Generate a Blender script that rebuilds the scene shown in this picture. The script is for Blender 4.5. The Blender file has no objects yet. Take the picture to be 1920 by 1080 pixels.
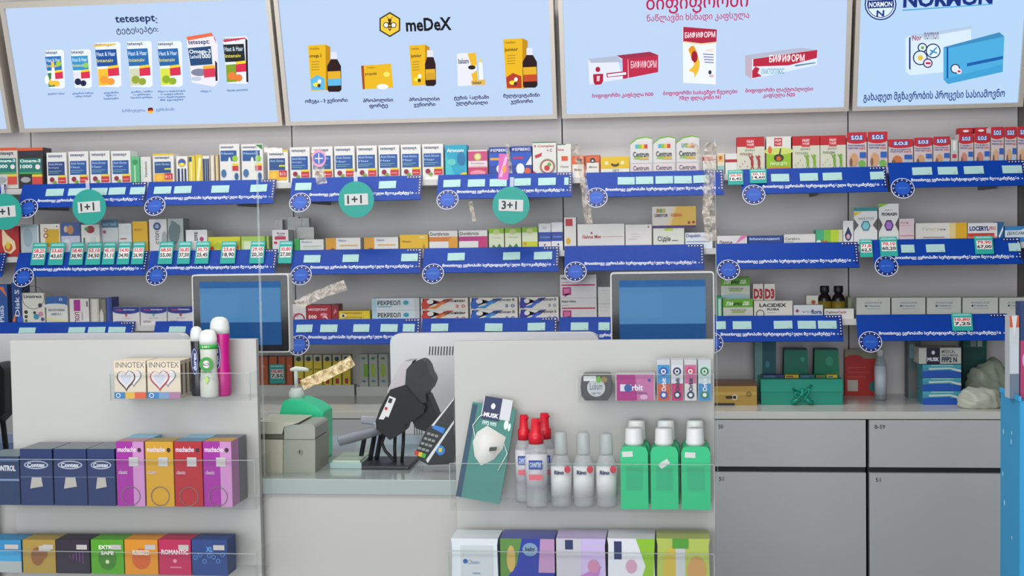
import bpy, bmesh, math, random
from mathutils import Vector, Matrix
random.seed(7)
S = bpy.context.scene
COL = S.collection
# ---------------------------------------------------------------- camera
F = 2400.0
CAM = Vector((0.0, -4.23, 1.5))
PSI, PIT, ROL = 0.115, 0.0454, 0.016
fwd = Vector((-math.sin(PSI)*math.cos(PIT), math.cos(PSI)*math.cos(PIT), -math.sin(PIT)))
r0 = Vector((math.cos(PSI), math.sin(PSI), 0)); u0 = r0.cross(fwd)
RT = r0*math.cos(ROL) - u0*math.sin(ROL); UP = u0*math.cos(ROL) + r0*math.sin(ROL)
cam = bpy.data.objects.new('camera', bpy.data.cameras.new('camera'))
cam.data.sensor_width = 36; cam.data.lens = F/1920*36; cam.data.clip_start = 0.05
m4 = Matrix((RT, UP, -fwd)).transposed().to_4x4(); m4.translation = CAM
cam.matrix_world = m4; COL.objects.link(cam); S.camera = cam
# ---------------------------------------------------------------- light and exposure
w = bpy.data.worlds.new('world'); S.world = w; w.use_nodes = True
w.node_tree.nodes['Background'].inputs[0].default_value = (0.84, 0.9, 1.0, 1)
w.node_tree.nodes['Background'].inputs[1].default_value = 0.95
S.view_settings.view_transform = 'Standard'; S.view_settings.look = 'None'
S.view_settings.exposure = 0.12; S.view_settings.gamma = 1.0
def area(name, loc, rot, sx, sy, power, col=(1, 1, 1)):
    l = bpy.data.lights.new(name, 'AREA'); l.shape = 'RECTANGLE'; l.size = sx; l.size_y = sy
    l.energy = power; l.color = col
    o = bpy.data.objects.new(name, l); o.location = loc; o.rotation_euler = rot; COL.objects.link(o); return o
area('ceiling_lamp_customer_side', (-0.9, -3.3, 2.74), (0, 0, 0), 2.8, 0.7, 42, (1, 0.97, 0.94))
area('front_fill_light', (-1.0, -6.4, 1.7), (math.radians(90), 0, 0), 5.0, 2.2, 150, (0.93, 0.96, 1))  # added fill from behind the camera, brightens the wall between the shelves
area('ceiling_lamp_aisle', (-0.75, -0.95, 2.74), (0, 0, 0), 2.6, 0.3, 24, (1, 0.96, 0.93))

# ---------------------------------------------------------------- photo pixel -> point on a real plane
def ray(px, py): return (fwd*F + RT*(px-960) + UP*(540-py))
def hit(px, py, p, n):
    d = ray(px, py); t = (Vector(p)-CAM).dot(n)/d.dot(n); return CAM + d*t
def at(px, py, Y):
    d = ray(px, py); t = (Y-CAM.y)/d.y; return CAM + d*t
def yfor(px, py, z):
    d = ray(px, py); t = (z-CAM.z)/d.z; return (CAM + d*t)

# ---------------------------------------------------------------- materials
_m = {}
def lin(h):
    h = h.lstrip('#'); o = []
    for i in (0, 2, 4):
        c = int(h[i:i+2], 16)/255; o.append(c/12.92 if c <= .04045 else ((c+.055)/1.055)**2.4)
    return o
def mat(col, rough=0.5, metal=0.0, emit=0.0, spec=0.4, noise=0.0, bump=0.0, scale=8.0):
    k = (col, rough, metal, emit, spec, noise, bump, scale)
    if k in _m: return _m[k]
    m = bpy.data.materials.new('mat_'+col.strip('#')); m.use_nodes = True
    nt = m.node_tree; b = nt.nodes['Principled BSDF']; c = lin(col)
    b.inputs['Base Color'].default_value = (*c, 1)
    b.inputs['Roughness'].default_value = rough; b.inputs['Metallic'].default_value = metal
    b.inputs['Specular IOR Level'].default_value = spec
    if emit:
        b.inputs['Base Color'].default_value = (0, 0, 0, 1); b.inputs['Specular IOR Level'].default_value = 0.1
        b.inputs['Emission Color'].default_value = (*c, 1); b.inputs['Emission Strength'].default_value = emit
    if noise or bump:
        tc = nt.nodes.new('ShaderNodeTexCoord'); nz = nt.nodes.new('ShaderNodeTexNoise')
        nz.inputs['Scale'].default_value = scale; nz.inputs['Detail'].default_value = 4
        nt.links.new(tc.outputs['Object'], nz.inputs['Vector'])
        if noise:
            mx = nt.nodes.new('ShaderNodeMix'); mx.data_type = 'RGBA'
            mx.inputs[6].default_value = (*[x*(1-noise) for x in c], 1)
            mx.inputs[7].default_value = (*[min(1, x*(1+noise)) for x in c], 1)
            nt.links.new(nz.outputs['Fac'], mx.inputs[0]); nt.links.new(mx.outputs[2], b.inputs['Base Color'])
        if bump:
            bp = nt.nodes.new('ShaderNodeBump'); bp.inputs['Strength'].default_value = bump; bp.inputs['Distance'].default_value = .004
            nt.links.new(nz.outputs['Fac'], bp.inputs['Height']); nt.links.new(bp.outputs['Normal'], b.inputs['Normal'])
    _m[k] = m; return m
def clear(name, tint=(1, 1, 1), opac=0.08, rough=0.05, diff='#ffffff', bump=0.0, gl=0.5):
    """see-through plastic: mostly transparent, the rest a glossy skin"""
    if name in _m: return _m[name]
    m = bpy.data.materials.new(name); m.use_nodes = True; nt = m.node_tree
    b = nt.nodes['Principled BSDF']; out = nt.nodes['Material Output']
    b.inputs['Base Color'].default_value = (*lin(diff), 1); b.inputs['Roughness'].default_value = rough
    b.inputs['Specular IOR Level'].default_value = gl
    tr = nt.nodes.new('ShaderNodeBsdfTransparent'); tr.inputs[0].default_value = (*tint, 1)
    mx = nt.nodes.new('ShaderNodeMixShader'); mx.inputs[0].default_value = opac
    nt.links.new(tr.outputs[0], mx.inputs[1]); nt.links.new(b.outputs[0], mx.inputs[2]); nt.links.new(mx.outputs[0], out.inputs[0])
    if bump:
        tc = nt.nodes.new('ShaderNodeTexCoord'); nz = nt.nodes.new('ShaderNodeTexNoise'); nz.inputs['Scale'].default_value = 90
        bp = nt.nodes.new('ShaderNodeBump'); bp.inputs['Strength'].default_value = bump; bp.inputs['Distance'].default_value = .01
        nt.links.new(tc.outputs['Object'], nz.inputs['Vector']); nt.links.new(nz.outputs['Fac'], bp.inputs['Height'])
        nt.links.new(bp.outputs['Normal'], b.inputs['Normal'])
        cr = nt.nodes.new('ShaderNodeMapRange'); cr.inputs[1].default_value = .35; cr.inputs[2].default_value = .7
        cr.inputs[3].default_value = opac*.35; cr.inputs[4].default_value = min(1, opac*1.7)
        nt.links.new(nz.outputs['Fac'], cr.inputs[0]); nt.links.new(cr.outputs[0], mx.inputs[0])
    _m[name] = m; return m
def M(c):
    return c if not isinstance(c, str) else mat(c)
def dim_near(c, f=.74):  # darkens the colours of near cartons to offset the strong light there
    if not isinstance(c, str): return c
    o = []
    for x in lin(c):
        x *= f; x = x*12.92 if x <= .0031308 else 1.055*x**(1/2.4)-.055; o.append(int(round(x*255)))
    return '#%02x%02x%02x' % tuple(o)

# ---------------------------------------------------------------- text outlines
_t = {}
def text_mesh(s, bold=0.0):
    k = (s, bold)
    if k in _t: return _t[k]
    cu = bpy.data.curves.new('t', 'FONT'); cu.body = s; cu.resolution_u = 2; cu.offset = bold; cu.size = 1
    o = bpy.data.objects.new('t', cu); COL.objects.link(o)
    bpy.context.view_layer.update()
    me = o.evaluated_get(bpy.context.evaluated_depsgraph_get()).to_mesh()
    vs = [(v.co.x, v.co.y) for v in me.vertices]; fs = [tuple(p.vertices) for p in me.polygons]
    bpy.data.objects.remove(o); bpy.data.curves.remove(cu)
    if not vs: _t[k] = ([], []); return _t[k]
    x0 = min(v[0] for v in vs); x1 = max(v[0] for v in vs); y0 = min(v[1] for v in vs); y1 = max(v[1] for v in vs)
    vs = [((x-x0)/max(1e-6, x1-x0), (y-y0)/max(1e-6, y1-y0)) for x, y in vs]
    _t[k] = (vs, fs); return _t[k]

# ---------------------------------------------------------------- mesh builder
class MB:
    def __init__(s): s.v = []; s.f = []; s.mi = []; s.mats = []; s.sm = []
    def m(s, c):
        c = M(c)
        if c not in s.mats: s.mats.append(c)
        return s.mats.index(c)
    def add(s, vs, fs, c, smooth=False):
        b = len(s.v); s.v += [tuple(v) for v in vs]; i = s.m(c)
        for f in fs: s.f.append(tuple(b+q for q in f)); s.mi.append(i); s.sm.append(smooth)
    def box(s, a, b, c):
        x0, y0, z0 = a; x1, y1, z1 = b
        s.add([(x0,y0,z0),(x1,y0,z0),(x1,y1,z0),(x0,y1,z0),(x0,y0,z1),(x1,y0,z1),(x1,y1,z1),(x0,y1,z1)],
              [(0,3,2,1),(4,5,6,7),(0,1,5,4),(1,2,6,5),(2,3,7,6),(3,0,4,7)], c)
    def prism(s, pts, y0, y1, c, cside=None):   # outline in x,z ; front at y0 (towards the camera)
        n = len(pts)
        if sum(pts[i][0]*pts[(i+1)%n][1]-pts[(i+1)%n][0]*pts[i][1] for i in range(n)) < 0: pts = pts[::-1]
        vs = [(x, y0, z) for x, z in pts] + [(x, y1, z) for x, z in pts]
        s.add(vs, [tuple(range(n))], c); s.add(vs, [tuple(range(2*n-1, n-1, -1))] + [(i, i+n, (i+1)%n+n, (i+1)%n) for i in range(n)], cside or c)
    def lathe(s, prof, c, cx=0, cy=0, z=0, n=24, sy=1.0, smooth=True):  # prof: [(r,z)..]
        vs = []; fs = []
        for r, zz in prof:
            for k in range(n):
                a = 2*math.pi*k/n; vs.append((cx+r*math.cos(a), cy+sy*r*math.sin(a), z+zz))
        for j in range(len(prof)-1):
            for k in range(n): fs.append((j*n+k, j*n+(k+1)%n, (j+1)*n+(k+1)%n, (j+1)*n+k))
        fs.append(tuple(range(n-1, -1, -1))); fs.append(tuple((len(prof)-1)*n+k for k in range(n)))
        s.add(vs, fs, c, smooth)
    def tube(s, pts, r, c, n=10):
        pts = [Vector(p) for p in pts]; vs = []; fs = []
        for i, p in enumerate(pts):
            t = (pts[min(i+1, len(pts)-1)]-pts[max(i-1, 0)]).normalized()
            a = t.cross(Vector((0, 1, .13))).normalized(); b = t.cross(a)
            rr = r[i] if isinstance(r, (list, tuple)) else r
            for k in range(n):
                q = 2*math.pi*k/n; vs.append(p + a*rr*math.cos(q) + b*rr*math.sin(q))
        for j in range(len(pts)-1):
            for k in range(n): fs.append((j*n+k, j*n+(k+1)%n, (j+1)*n+(k+1)%n, (j+1)*n+k))
        fs.append(tuple(range(n))); fs.append(tuple((len(pts)-1)*n+k for k in range(n)))
        s.add(vs, fs, c, True)
    def build(s, name, parent=None, loc=(0, 0, 0), rot=(0, 0, 0), bevel=0):
        me = bpy.data.meshes.new(name); me.from_pydata(s.v, [], s.f)
        for m in s.mats: me.materials.append(m)
        me.polygons.foreach_set('material_index', s.mi); me.polygons.foreach_set('use_smooth', s.sm)
        me.update()
        o = bpy.data.objects.new(name, me); COL.objects.link(o)
        if parent: o.parent = parent
        o.location = loc; o.rotation_euler = rot
        if bevel:
            b = o.modifiers.new('bevel', 'BEVEL'); b.width = bevel; b.segments = 3; b.limit_method = 'ANGLE'; b.angle_limit = .6
        return o
def tag(o, label, cat, group=None):
    o['label'] = label; o['category'] = cat
    if group: o['group'] = group
    return o
def empty(name, loc, label, cat, group=None, rot=(0, 0, 0)):
    o = bpy.data.objects.new(name, None); o.location = loc; o.rotation_euler = rot; o.empty_display_size = .05
    COL.objects.link(o); return tag(o, label, cat, group)
def struct(o): o['kind'] = 'structure'; return o
EPS = 0.00025
class Art:
    """draws print on a flat face; fn(u,v,k) -> 3D point, u,v in the face's own units"""
    def __init__(s, mb, fn, aspect=1.0, mk=None): s.mb = mb; s.fn = fn; s.k = 1; s.a = aspect; s.mk = mk or (lambda c: c)
    def poly(s, pts, c):
        n = len(pts)
        if sum(pts[i][0]*pts[(i+1)%n][1]-pts[(i+1)%n][0]*pts[i][1] for i in range(n)) < 0: pts = pts[::-1]
        s.mb.add([s.fn(u, v, s.k) for u, v in pts], [tuple(range(n))], s.mk(c)); s.k += 1
    def rect(s, u0, v0, u1, v1, c): s.poly([(u0, v0), (u1, v0), (u1, v1), (u0, v1)], c)
    def ell(s, u, v, ru, rv, c, n=20): s.poly([(u+ru*math.cos(2*math.pi*i/n), v+rv*math.sin(2*math.pi*i/n)) for i in range(n)], c)
    def circ(s, u, v, r, c): s.ell(u, v, r, r*s.a, c)
    def ring(s, u, v, r, t, c, n=24, asp=None):
        a = asp or s.a; ri = r-t
        vs = [s.fn(u+q*math.cos(2*math.pi*i/n), v+q*a*math.sin(2*math.pi*i/n), s.k) for q in (ri, r) for i in range(n)]
        s.mb.add(vs, [(i, n+i, n+(i+1)%n, (i+1)%n) for i in range(n)], s.mk(c)); s.k += 1
    def text(s, u0, v0, u1, v1, c, t, bold=0.01):
        vs, fs = text_mesh(t, bold)
        if vs: s.mb.add([s.fn(u0+x*(u1-u0), v0+y*(v1-v0), s.k) for x, y in vs], fs, s.mk(c)); s.k += 1
    def vtext(s, u0, v0, u1, v1, c, t, bold=0.01):   # reads upwards
        vs, fs = text_mesh(t, bold)
        if vs: s.mb.add([s.fn(u1-y*(u1-u0), v0+x*(v1-v0), s.k) for x, y in vs], fs, s.mk(c)); s.k += 1
    def run(s, ops):
        for o in ops:
            k, a = o[0], o[1:]
            if k == 'r': s.rect(*a)
            elif k == 't': s.text(*a)
            elif k == 'v': s.vtext(*a)
            elif k == 'c': s.circ(*a)
            elif k == 'e': s.ell(*a)
            elif k == 'g': s.ring(*a)
            elif k == 'p': s.poly(*a)

# ================================================================ THE SETTING
WZ = 2.8
seamX = [at(57.5, 250, 0).x, at(547, 250, 0).x, at(1054, 250, 0).x, at(1590, 250, 0).x]
xr = at(1909, 300, 0).x; xl = seamX[0]-.9
pan = mat('#d0cccb', .38, noise=.02, scale=2.5); dark = mat('#17171a', .6)
mb = MB(); mb.box((-4.2, .012, 0), (xr+.12, .1, WZ), dark)
ed = [-4.2, seamX[0]-1.8, xl] + seamX + [xr]
for a, b in zip(ed[:-1], ed[1:]): mb.box((a+.002, 0, 0), (b-.002, .014, WZ), pan)
struct(mb.build('wall_back'))
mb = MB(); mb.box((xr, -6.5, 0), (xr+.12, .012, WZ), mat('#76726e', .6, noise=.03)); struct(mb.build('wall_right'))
mb = MB(); mb.box((-4.3, -6.5, 0), (-4.2, .012, WZ), mat('#b9b6b2', .6, noise=.03)); struct(mb.build('wall_left'))
mb = MB(); mb.box((-4.3, -6.5, -.08), (xr+.12, .1, 0), mat('#8d8a86', .3, noise=.05)); struct(mb.build('floor'))
mb = MB(); mb.box((-4.3, -6.5, WZ), (xr+.12, .1, WZ+.08), mat('#d6d6d4', .8, noise=.02)); struct(mb.build('ceiling'))

# ================================================================ BACKLIT SIGN BOXES ABOVE THE SHELVES
TB = 0.262; LY = -.09
nrm = Vector((0, -math.cos(TB), -math.sin(TB))); vax = Vector((0, -math.sin(TB), math.cos(TB)))
zb = at(800, 221, LY).z
lorg = Vector((0, LY, zb)); LH = .40
alu = mat('#c6bfb5', .35, .25); alud = mat('#8f8a84', .4, .25)
def lightbox(pxl, pxr, pyb, label, draw, face='#b5cae8'):
    xa, xb = (at(pxl, pyb, LY).x, at(pxr, pyb, LY).x) if not isinstance(pxl, tuple) else (pxl[0], pxr[0])
    root = empty('light_box', (0, 0, 0), label, 'illuminated sign', 'backlit advertising panels over the shelves')
    P = lambda x, v, k: lorg + Vector((x, 0, 0)) + vax*v + nrm*k
    b = MB()
    def slab(x0, v0, x1, v1, k0, k1, c):
        vs = [P(x, v, k) for k in (k1, k0) for x, v in ((x0, v0), (x1, v0), (x1, v1), (x0, v1))]
        b.add(vs, [(0,1,2,3),(7,6,5,4),(0,4,5,1),(1,5,6,2),(2,6,7,3),(3,7,4,0)], c)
    slab(xa-.014, -.012, xb+.014, 0, -.06, .012, alu); slab(xa-.014, LH, xb+.014, LH+.02, -.06, .012, alu)
    slab(xa-.014, 0, xa, LH, -.06, .012, alu); slab(xb, 0, xb+.014, LH, -.06, .012, alu)
    slab(xa, 0, xb, LH, -.06, -.05, alud)
    b.build('frame', root)
    b = MB(); slab(xa, 0, xb, LH, -.049, 0, mat(face, emit=1.08))
    A = Art(b, lambda px, py, k: (lambda q: q + nrm*(EPS*k))(hit(px, py, lorg, nrm)), mk=lambda c: mat(c, emit=1.12))
    # pixel-drawn art: rect/text are given in photo pixels of the flat print; x right, y down
    def txt(x0, y0, x1, y1, c, t, bold=.01):
        p = hit(x0, y1, lorg, nrm); q = hit(x1, y0, lorg, nrm)
        # keep the line level on the print
        mid = hit((x0+x1)/2, (y0+y1)/2, lorg, nrm); h = abs(hit((x0+x1)/2, y0, lorg, nrm).z-hit((x0+x1)/2, y1, lorg, nrm).z)/math.cos(TB)
        vm = (mid-lorg).dot(vax); vs, fs = text_mesh(t, bold)
        b.add([P(p.x+x*(q.x-p.x), vm-h/2+y*h, EPS*A.k) for x, y in vs], fs, mat(c, emit=1.12)); A.k += 1
    def rc(x0, y0, x1, y1, c):
        p = hit(x0, y1, lorg, nrm); q = hit(x1, y0, lorg, nrm)
        pts = [(x, y) for x, y in ((x0, y1), (x1, y1), (x1, y0), (x0, y0))]
        mid = (hit(x0, (y0+y1)/2, lorg, nrm), hit(x1, (y0+y1)/2, lorg, nrm))
        vm = ((mid[0]-lorg).dot(vax)+(mid[1]-lorg).dot(vax))/2
        h = abs(hit((x0+x1)/2, y0, lorg, nrm).z-hit((x0+x1)/2, y1, lorg, nrm).z)/math.cos(TB)
        b.add([P(p.x, vm-h/2, EPS*A.k), P(q.x, vm-h/2, EPS*A.k), P(q.x, vm+h/2, EPS*A.k), P(p.x, vm+h/2, EPS*A.k)], [(0,1,2,3)], mat(c, emit=1.12)); A.k += 1
    def pl(pts, c): A.poly([(x, y) for x, y in pts][::-1], c)
    A.poly = lambda pts, c: (b.add([A.fn(u, v, A.k) for u, v in (pts if sum(pts[i][0]*pts[(i+1)%len(pts)][1]-pts[(i+1)%len(pts)][0]*pts[i][1] for i in range(len(pts))) < 0 else pts[::-1])], [tuple(range(len(pts)))], A.mk(c)), setattr(A, 'k', A.k+1))
    if draw: draw(txt, rc, pl, A)
    b.build('printed_panel', root)

def d1(txt, rc, pl, A):
    nv = '#1c2a5c'
    txt(217, 29, 290, 46, nv, 'tetesept', .02); txt(292, 33, 295, 44, '#5c74a8', ':')
    txt(219, 50, 296, 64, nv, 'ტეტესეპტი:', .012)
    P = [(85, 95, 121, 165), (134, 94, 172, 164), (180, 80, 228, 162), (240, 78, 287, 162), (298, 78, 344, 161), (421, 69, 468, 155)]
    sty = [('#2f6fb4', '#3d7d4e', '#e8b93a'), ('#3a8fc0', '#d8d8e0', '#222a48'), ('#244f98', '#f1b63a', '#e8963a'), ('#2a68ac', '#c8ccb0', '#8fa03a'), ('#2a62a4', '#cfd84a', '#8aa82e'), ('#262a2c', '#7e9a2c', '#e07a3a')]
    for (x0, y0, x1, y1), (a, g, h) in zip(P, sty):
        W = x1-x0; H = y1-y0; s = 5
        pl([(x0, y0), (x1-5, y0-2), (x1-1, y0+1), (x1+1, y1-2), (x1-5, y1+1), (x0+7, y1)], '#dfe6f2')
        txt(x0+1, y0+1, x0+W*.62, y0+8, nv, 'tetesept', .02)
        pl([(x0, y0+.16*H), (x0+.82*W, y0+.14*H), (x0+.88*W, y0+.52*H), (x0+4, y0+.54*H)], a)
        txt(x0+3, y0+.2*H, x0+.78*W, y0+.3*H, '#cfe0f4', 'Haut & Haar', .01); txt(x0+4, y0+.36*H, x0+.7*W, y0+.44*H, '#e2d850', 'Intensiv', .01)
        pl([(x0+5, y0+.6*H), (x0+.5*W, y0+.58*H), (x0+.55*W, y1-3), (x0+7, y1-2)], g)
        A.ell(x0+.35*W, y1-.16*H, .16*W, .09*H, h); A.ell(x0+.62*W, y1-.12*H, .15*W, .08*H, h)
        pl([(x0+.5*W, y0+.53*H), (x0+.92*W, y0+.5*H), (x0+.93*W, y0+.56*H), (x0+.5*W, y0+.59*H)], '#e6c838')
        pl([(x0+.5*W, y0+.59*H), (x0+.93*W, y0+.56*H), (x0+.95*W, y0+.74*H), (x0+.52*W, y0+.76*H)], '#cf3050')
    A.ell(92, 148, 4, 8, '#e9eef6'); pl([(100, 150), (101, 125), (106, 125), (108, 150)], '#eef2fa'); rc(101, 115, 105, 124, '#e8c04a')
    A.ell(114, 118, 5, 5, '#9ac43a'); A.ell(165, 121, 5, 5, '#8ac45a')
    pl([(178, 84), (220, 80), (222, 83), (179, 87)], '#e8b83a'); pl([(421, 74), (461, 69), (465, 71), (424, 78)], '#d0304a')
    pl([(463, 70), (467, 74), (469, 153), (465, 152)], '#20202a')
    pl([(353, 68), (400, 60), (411, 80), (414, 150), (405, 161), (363, 153)], '#e3dfe8')
    pl([(353, 68), (400, 60), (403, 66), (355, 75)], '#e06a4a'); pl([(400, 60), (407, 72), (409, 82), (403, 66)], '#b43a40')
    txt(357, 74, 396, 84, nv, 'tetesept:', .02)
    pl([(356, 89), (399, 85), (402, 119), (361, 122)], '#2a4a74'); txt(359, 91, 398, 101, '#e8f0fa', 'Omega-3', .02); txt(379, 99, 398, 108, '#e8f0fa', '1000', .02)
    txt(361, 101, 377, 108, '#e8f0fa', 'Lachsöl', .01)
    A.ell(378, 134, 16, 7, '#7a8298'); A.ell(372, 146, 10, 4, '#b8c2d8'); pl([(384, 122), (406, 120), (407, 126), (385, 128)], '#e0a83a'); pl([(385, 128), (407, 126), (408, 142), (387, 144)], '#cf3a58')
    pl([(407, 112), (411, 116), (412, 150), (408, 150)], '#2a2a3a')
    cc = '#33609e'
    for x0, x1, y, ls in ((95, 126, 172, ['ცხვირის სპრეი']), (141, 180, 171, ['ცხვირის სპრეი', 'ბავშვებისთვის']), (200, 227, 170, ['ვიტამინი', 'თუთია და', 'სელენი']), (250, 291, 168, ['კანი, თმა', 'და ფრჩხილი', 'სილამაზის ფორმულა']), (301, 352, 167, ['მშვიდი ძილისთვის', 'ბალახი', 'აბები მცენარეული', '30 ცალი']), (381, 400, 167, ['ომეგა 3']), (430, 469, 165, ['მულტი ვიტამინი'])):
        for i, t in enumerate(ls): txt(x0+(i % 2)*4, y+i*5.4, x1-(i % 2)*4, y+i*5.4+4.4, cc, t, .035)
    txt(235, 202, 277, 209, cc, 'წარმოებულია', .01); txt(298, 200, 332, 207, cc, 'გერმანიაში', .01)
    A.ell(287.5, 204.5, 5.6, 5.8, '#e8b03a'); pl([(282, 206), (293, 205), (292, 201), (283, 201)], '#c0302a'); pl([(282.3, 203), (292.7, 202), (291, 199.5), (284, 199.5)], '#222222')
lightbox(46, 523, 232, 'backlit sign panel showing a row of seven upright packs under navy two-line heading', d1)
def d2(txt, rc, pl, A):
    hx = lambda r: [(731+r*math.sin(i*math.pi/3), 46-r*1.05*math.cos(i*math.pi/3)) for i in range(6)]
    pl(hx(22.5), '#3a3428'); pl(hx(19.5), '#e8c23a')
    A.ell(724, 47, 5.5, 5.5, '#3a2c20'); A.ell(738, 47, 5.5, 5.5, '#3a2c20'); A.ell(724, 47, 4, 4, '#e6eaf2'); A.ell(738, 47, 4, 4, '#e6eaf2')
    A.ell(731, 48, 3.6, 9.5, '#3a2c20'); pl([(729, 47), (733, 47), (733, 49), (729, 49)], '#e8c23a'); pl([(729, 52), (733, 52), (733, 54), (729, 54)], '#e8c23a')
    A.ell(731, 38, 3.4, 3, '#3a2c20'); pl([(730, 38), (725, 31), (726, 31), (731, 37)], '#3a2c20'); pl([(732, 38), (737, 31), (736, 31), (731, 37)], '#3a2c20')
    txt(762, 33, 846, 58, '#15151c', 'meDeX', .03)
    Y = '#dfb022'; Yd = '#b98616'
    for (x0, y0, x1, y1, c) in ((578, 83, 620, 170, '#5cb0dc'), (768, 83, 806, 160, '#e8c24a'), (944, 71, 990, 166, '#b03a2a')):
        W = x1-x0
        pl([(x0, y0+2), (x0+.78*W, y0), (x0+.8*W, y1-1), (x0+.14*W, y1)], Y); pl([(x0+.78*W, y0), (x1, y0+5), (x1-1, y1-2), (x0+.8*W, y1-1)], Yd)
        txt(x0+4, y0+5, x0+.5*W, y0+10, '#7a5a14', 'medex', .01); txt(x0+3, y0+18, x0+.6*W, y0+26, '#2c2418', 'omega 3' if c == '#5cb0dc' else 'junior', .02)
        for i in range(4): pl([(x0+.16*W, y0+32+i*5), (x0+.5*W, y0+31+i*5), (x0+.5*W, y0+32.6+i*5), (x0+.16*W, y0+33.6+i*5)], '#a8862a')
        if W > 40:
            pl([(x0+.16*W, y1-2), (x0+.12*W, y1-22), (x0+.4*W, y1-30), (x0+.74*W, y1-24), (x0+.76*W, y1-2)], c)
        A.ell(x0+.38*W, y1-12, 6, 4, '#e8d83a'); A.ell(x0+.52*W, y1-18, 3.5, 4, '#f0ead8'); A.ell(x0+.5*W, y1-10, 3, 3.5, '#4a3418')
    for cx, t, bt, w_, lc in ((628, 97, 171, 13, '#5cb0dc'), (808, 93, 160, 10, '#c89a2a'), (994, 89, 163, 13.5, '#b8482a')):
        pl([(cx-6, t), (cx+5, t), (cx+6, t+13), (cx-6, t+13)], '#d8d8e2')
        pl([(cx-6, t+13), (cx+6, t+13), (cx+w_, t+26), (cx+w_+1, bt-4), (cx+w_-3, bt), (cx-w_+3, bt), (cx-w_+1, bt-4), (cx-w_, t+26)], '#2c1a1c')
        pl([(cx-w_+1, t+36), (cx+w_-1, t+35), (cx+w_, bt-12), (cx-w_+2, bt-11)], '#dba82a'); pl([(cx-w_+1, bt-24), (cx+w_, bt-25), (cx+w_, bt-12), (cx-w_+2, bt-11)], lc)
    pl([(679, 122), (735, 118), (739, 163), (684, 166)], Y); pl([(679, 122), (684, 122), (686, 166), (682, 166)], '#9a4420')
    txt(687, 134, 708, 141, '#4a3818', 'propolis', .02); A.ell(719, 161, 11, 5, '#e9e6e0'); A.ell(727, 138, 6, 5, '#f0d868'); txt(690, 123, 705, 127, '#8a6a18', 'medex')
    pl([(858, 99), (893, 97), (897, 158), (860, 160)], '#dcdfea'); pl([(878, 99), (893, 97), (896, 120), (886, 125)], '#e0b030'); pl([(885, 138), (896, 130), (897, 150), (888, 150)], '#e0b030')
    A.ell(886, 125, 7, 4, '#2e2618'); txt(861, 108, 880, 118, '#3a3a5a', 'balsam', .02); pl([(899, 116), (906, 116), (908, 150), (900, 150)], '#dfe6f0'); A.ell(902, 112, 3, 3, '#dcc870')
    pl([(884, 150), (911, 147), (911, 158), (886, 158)], '#d8b050'); txt(888, 150, 904, 156, '#3a3048', 'balsam', .02)
    c = '#33285a'
    for x0, x1, y, t in ((575, 654, 183, 'ომეგა - 3 ჯუნიორი'), (683, 739, 182, 'პროპოლისი'), (695, 729, 192, 'ფორტე'), (769, 826, 180, 'პროპოლისი'), (778, 818, 190, 'ჯუნიორი'), (853, 918, 177, 'ტუჩის ბალზამი'), (857, 916, 187, 'ულტრასილი'), (945, 1013, 173, 'მულტივიტამინი'), (959, 1000, 184, 'ჯუნიორი')):
        txt(x0, y, x1, y+9.5, c, t, .035)
lightbox(544.5, 1037, 221, 'backlit sign panel with yellow hexagon bee logo above yellow packs and brown bottles', d2)
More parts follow.
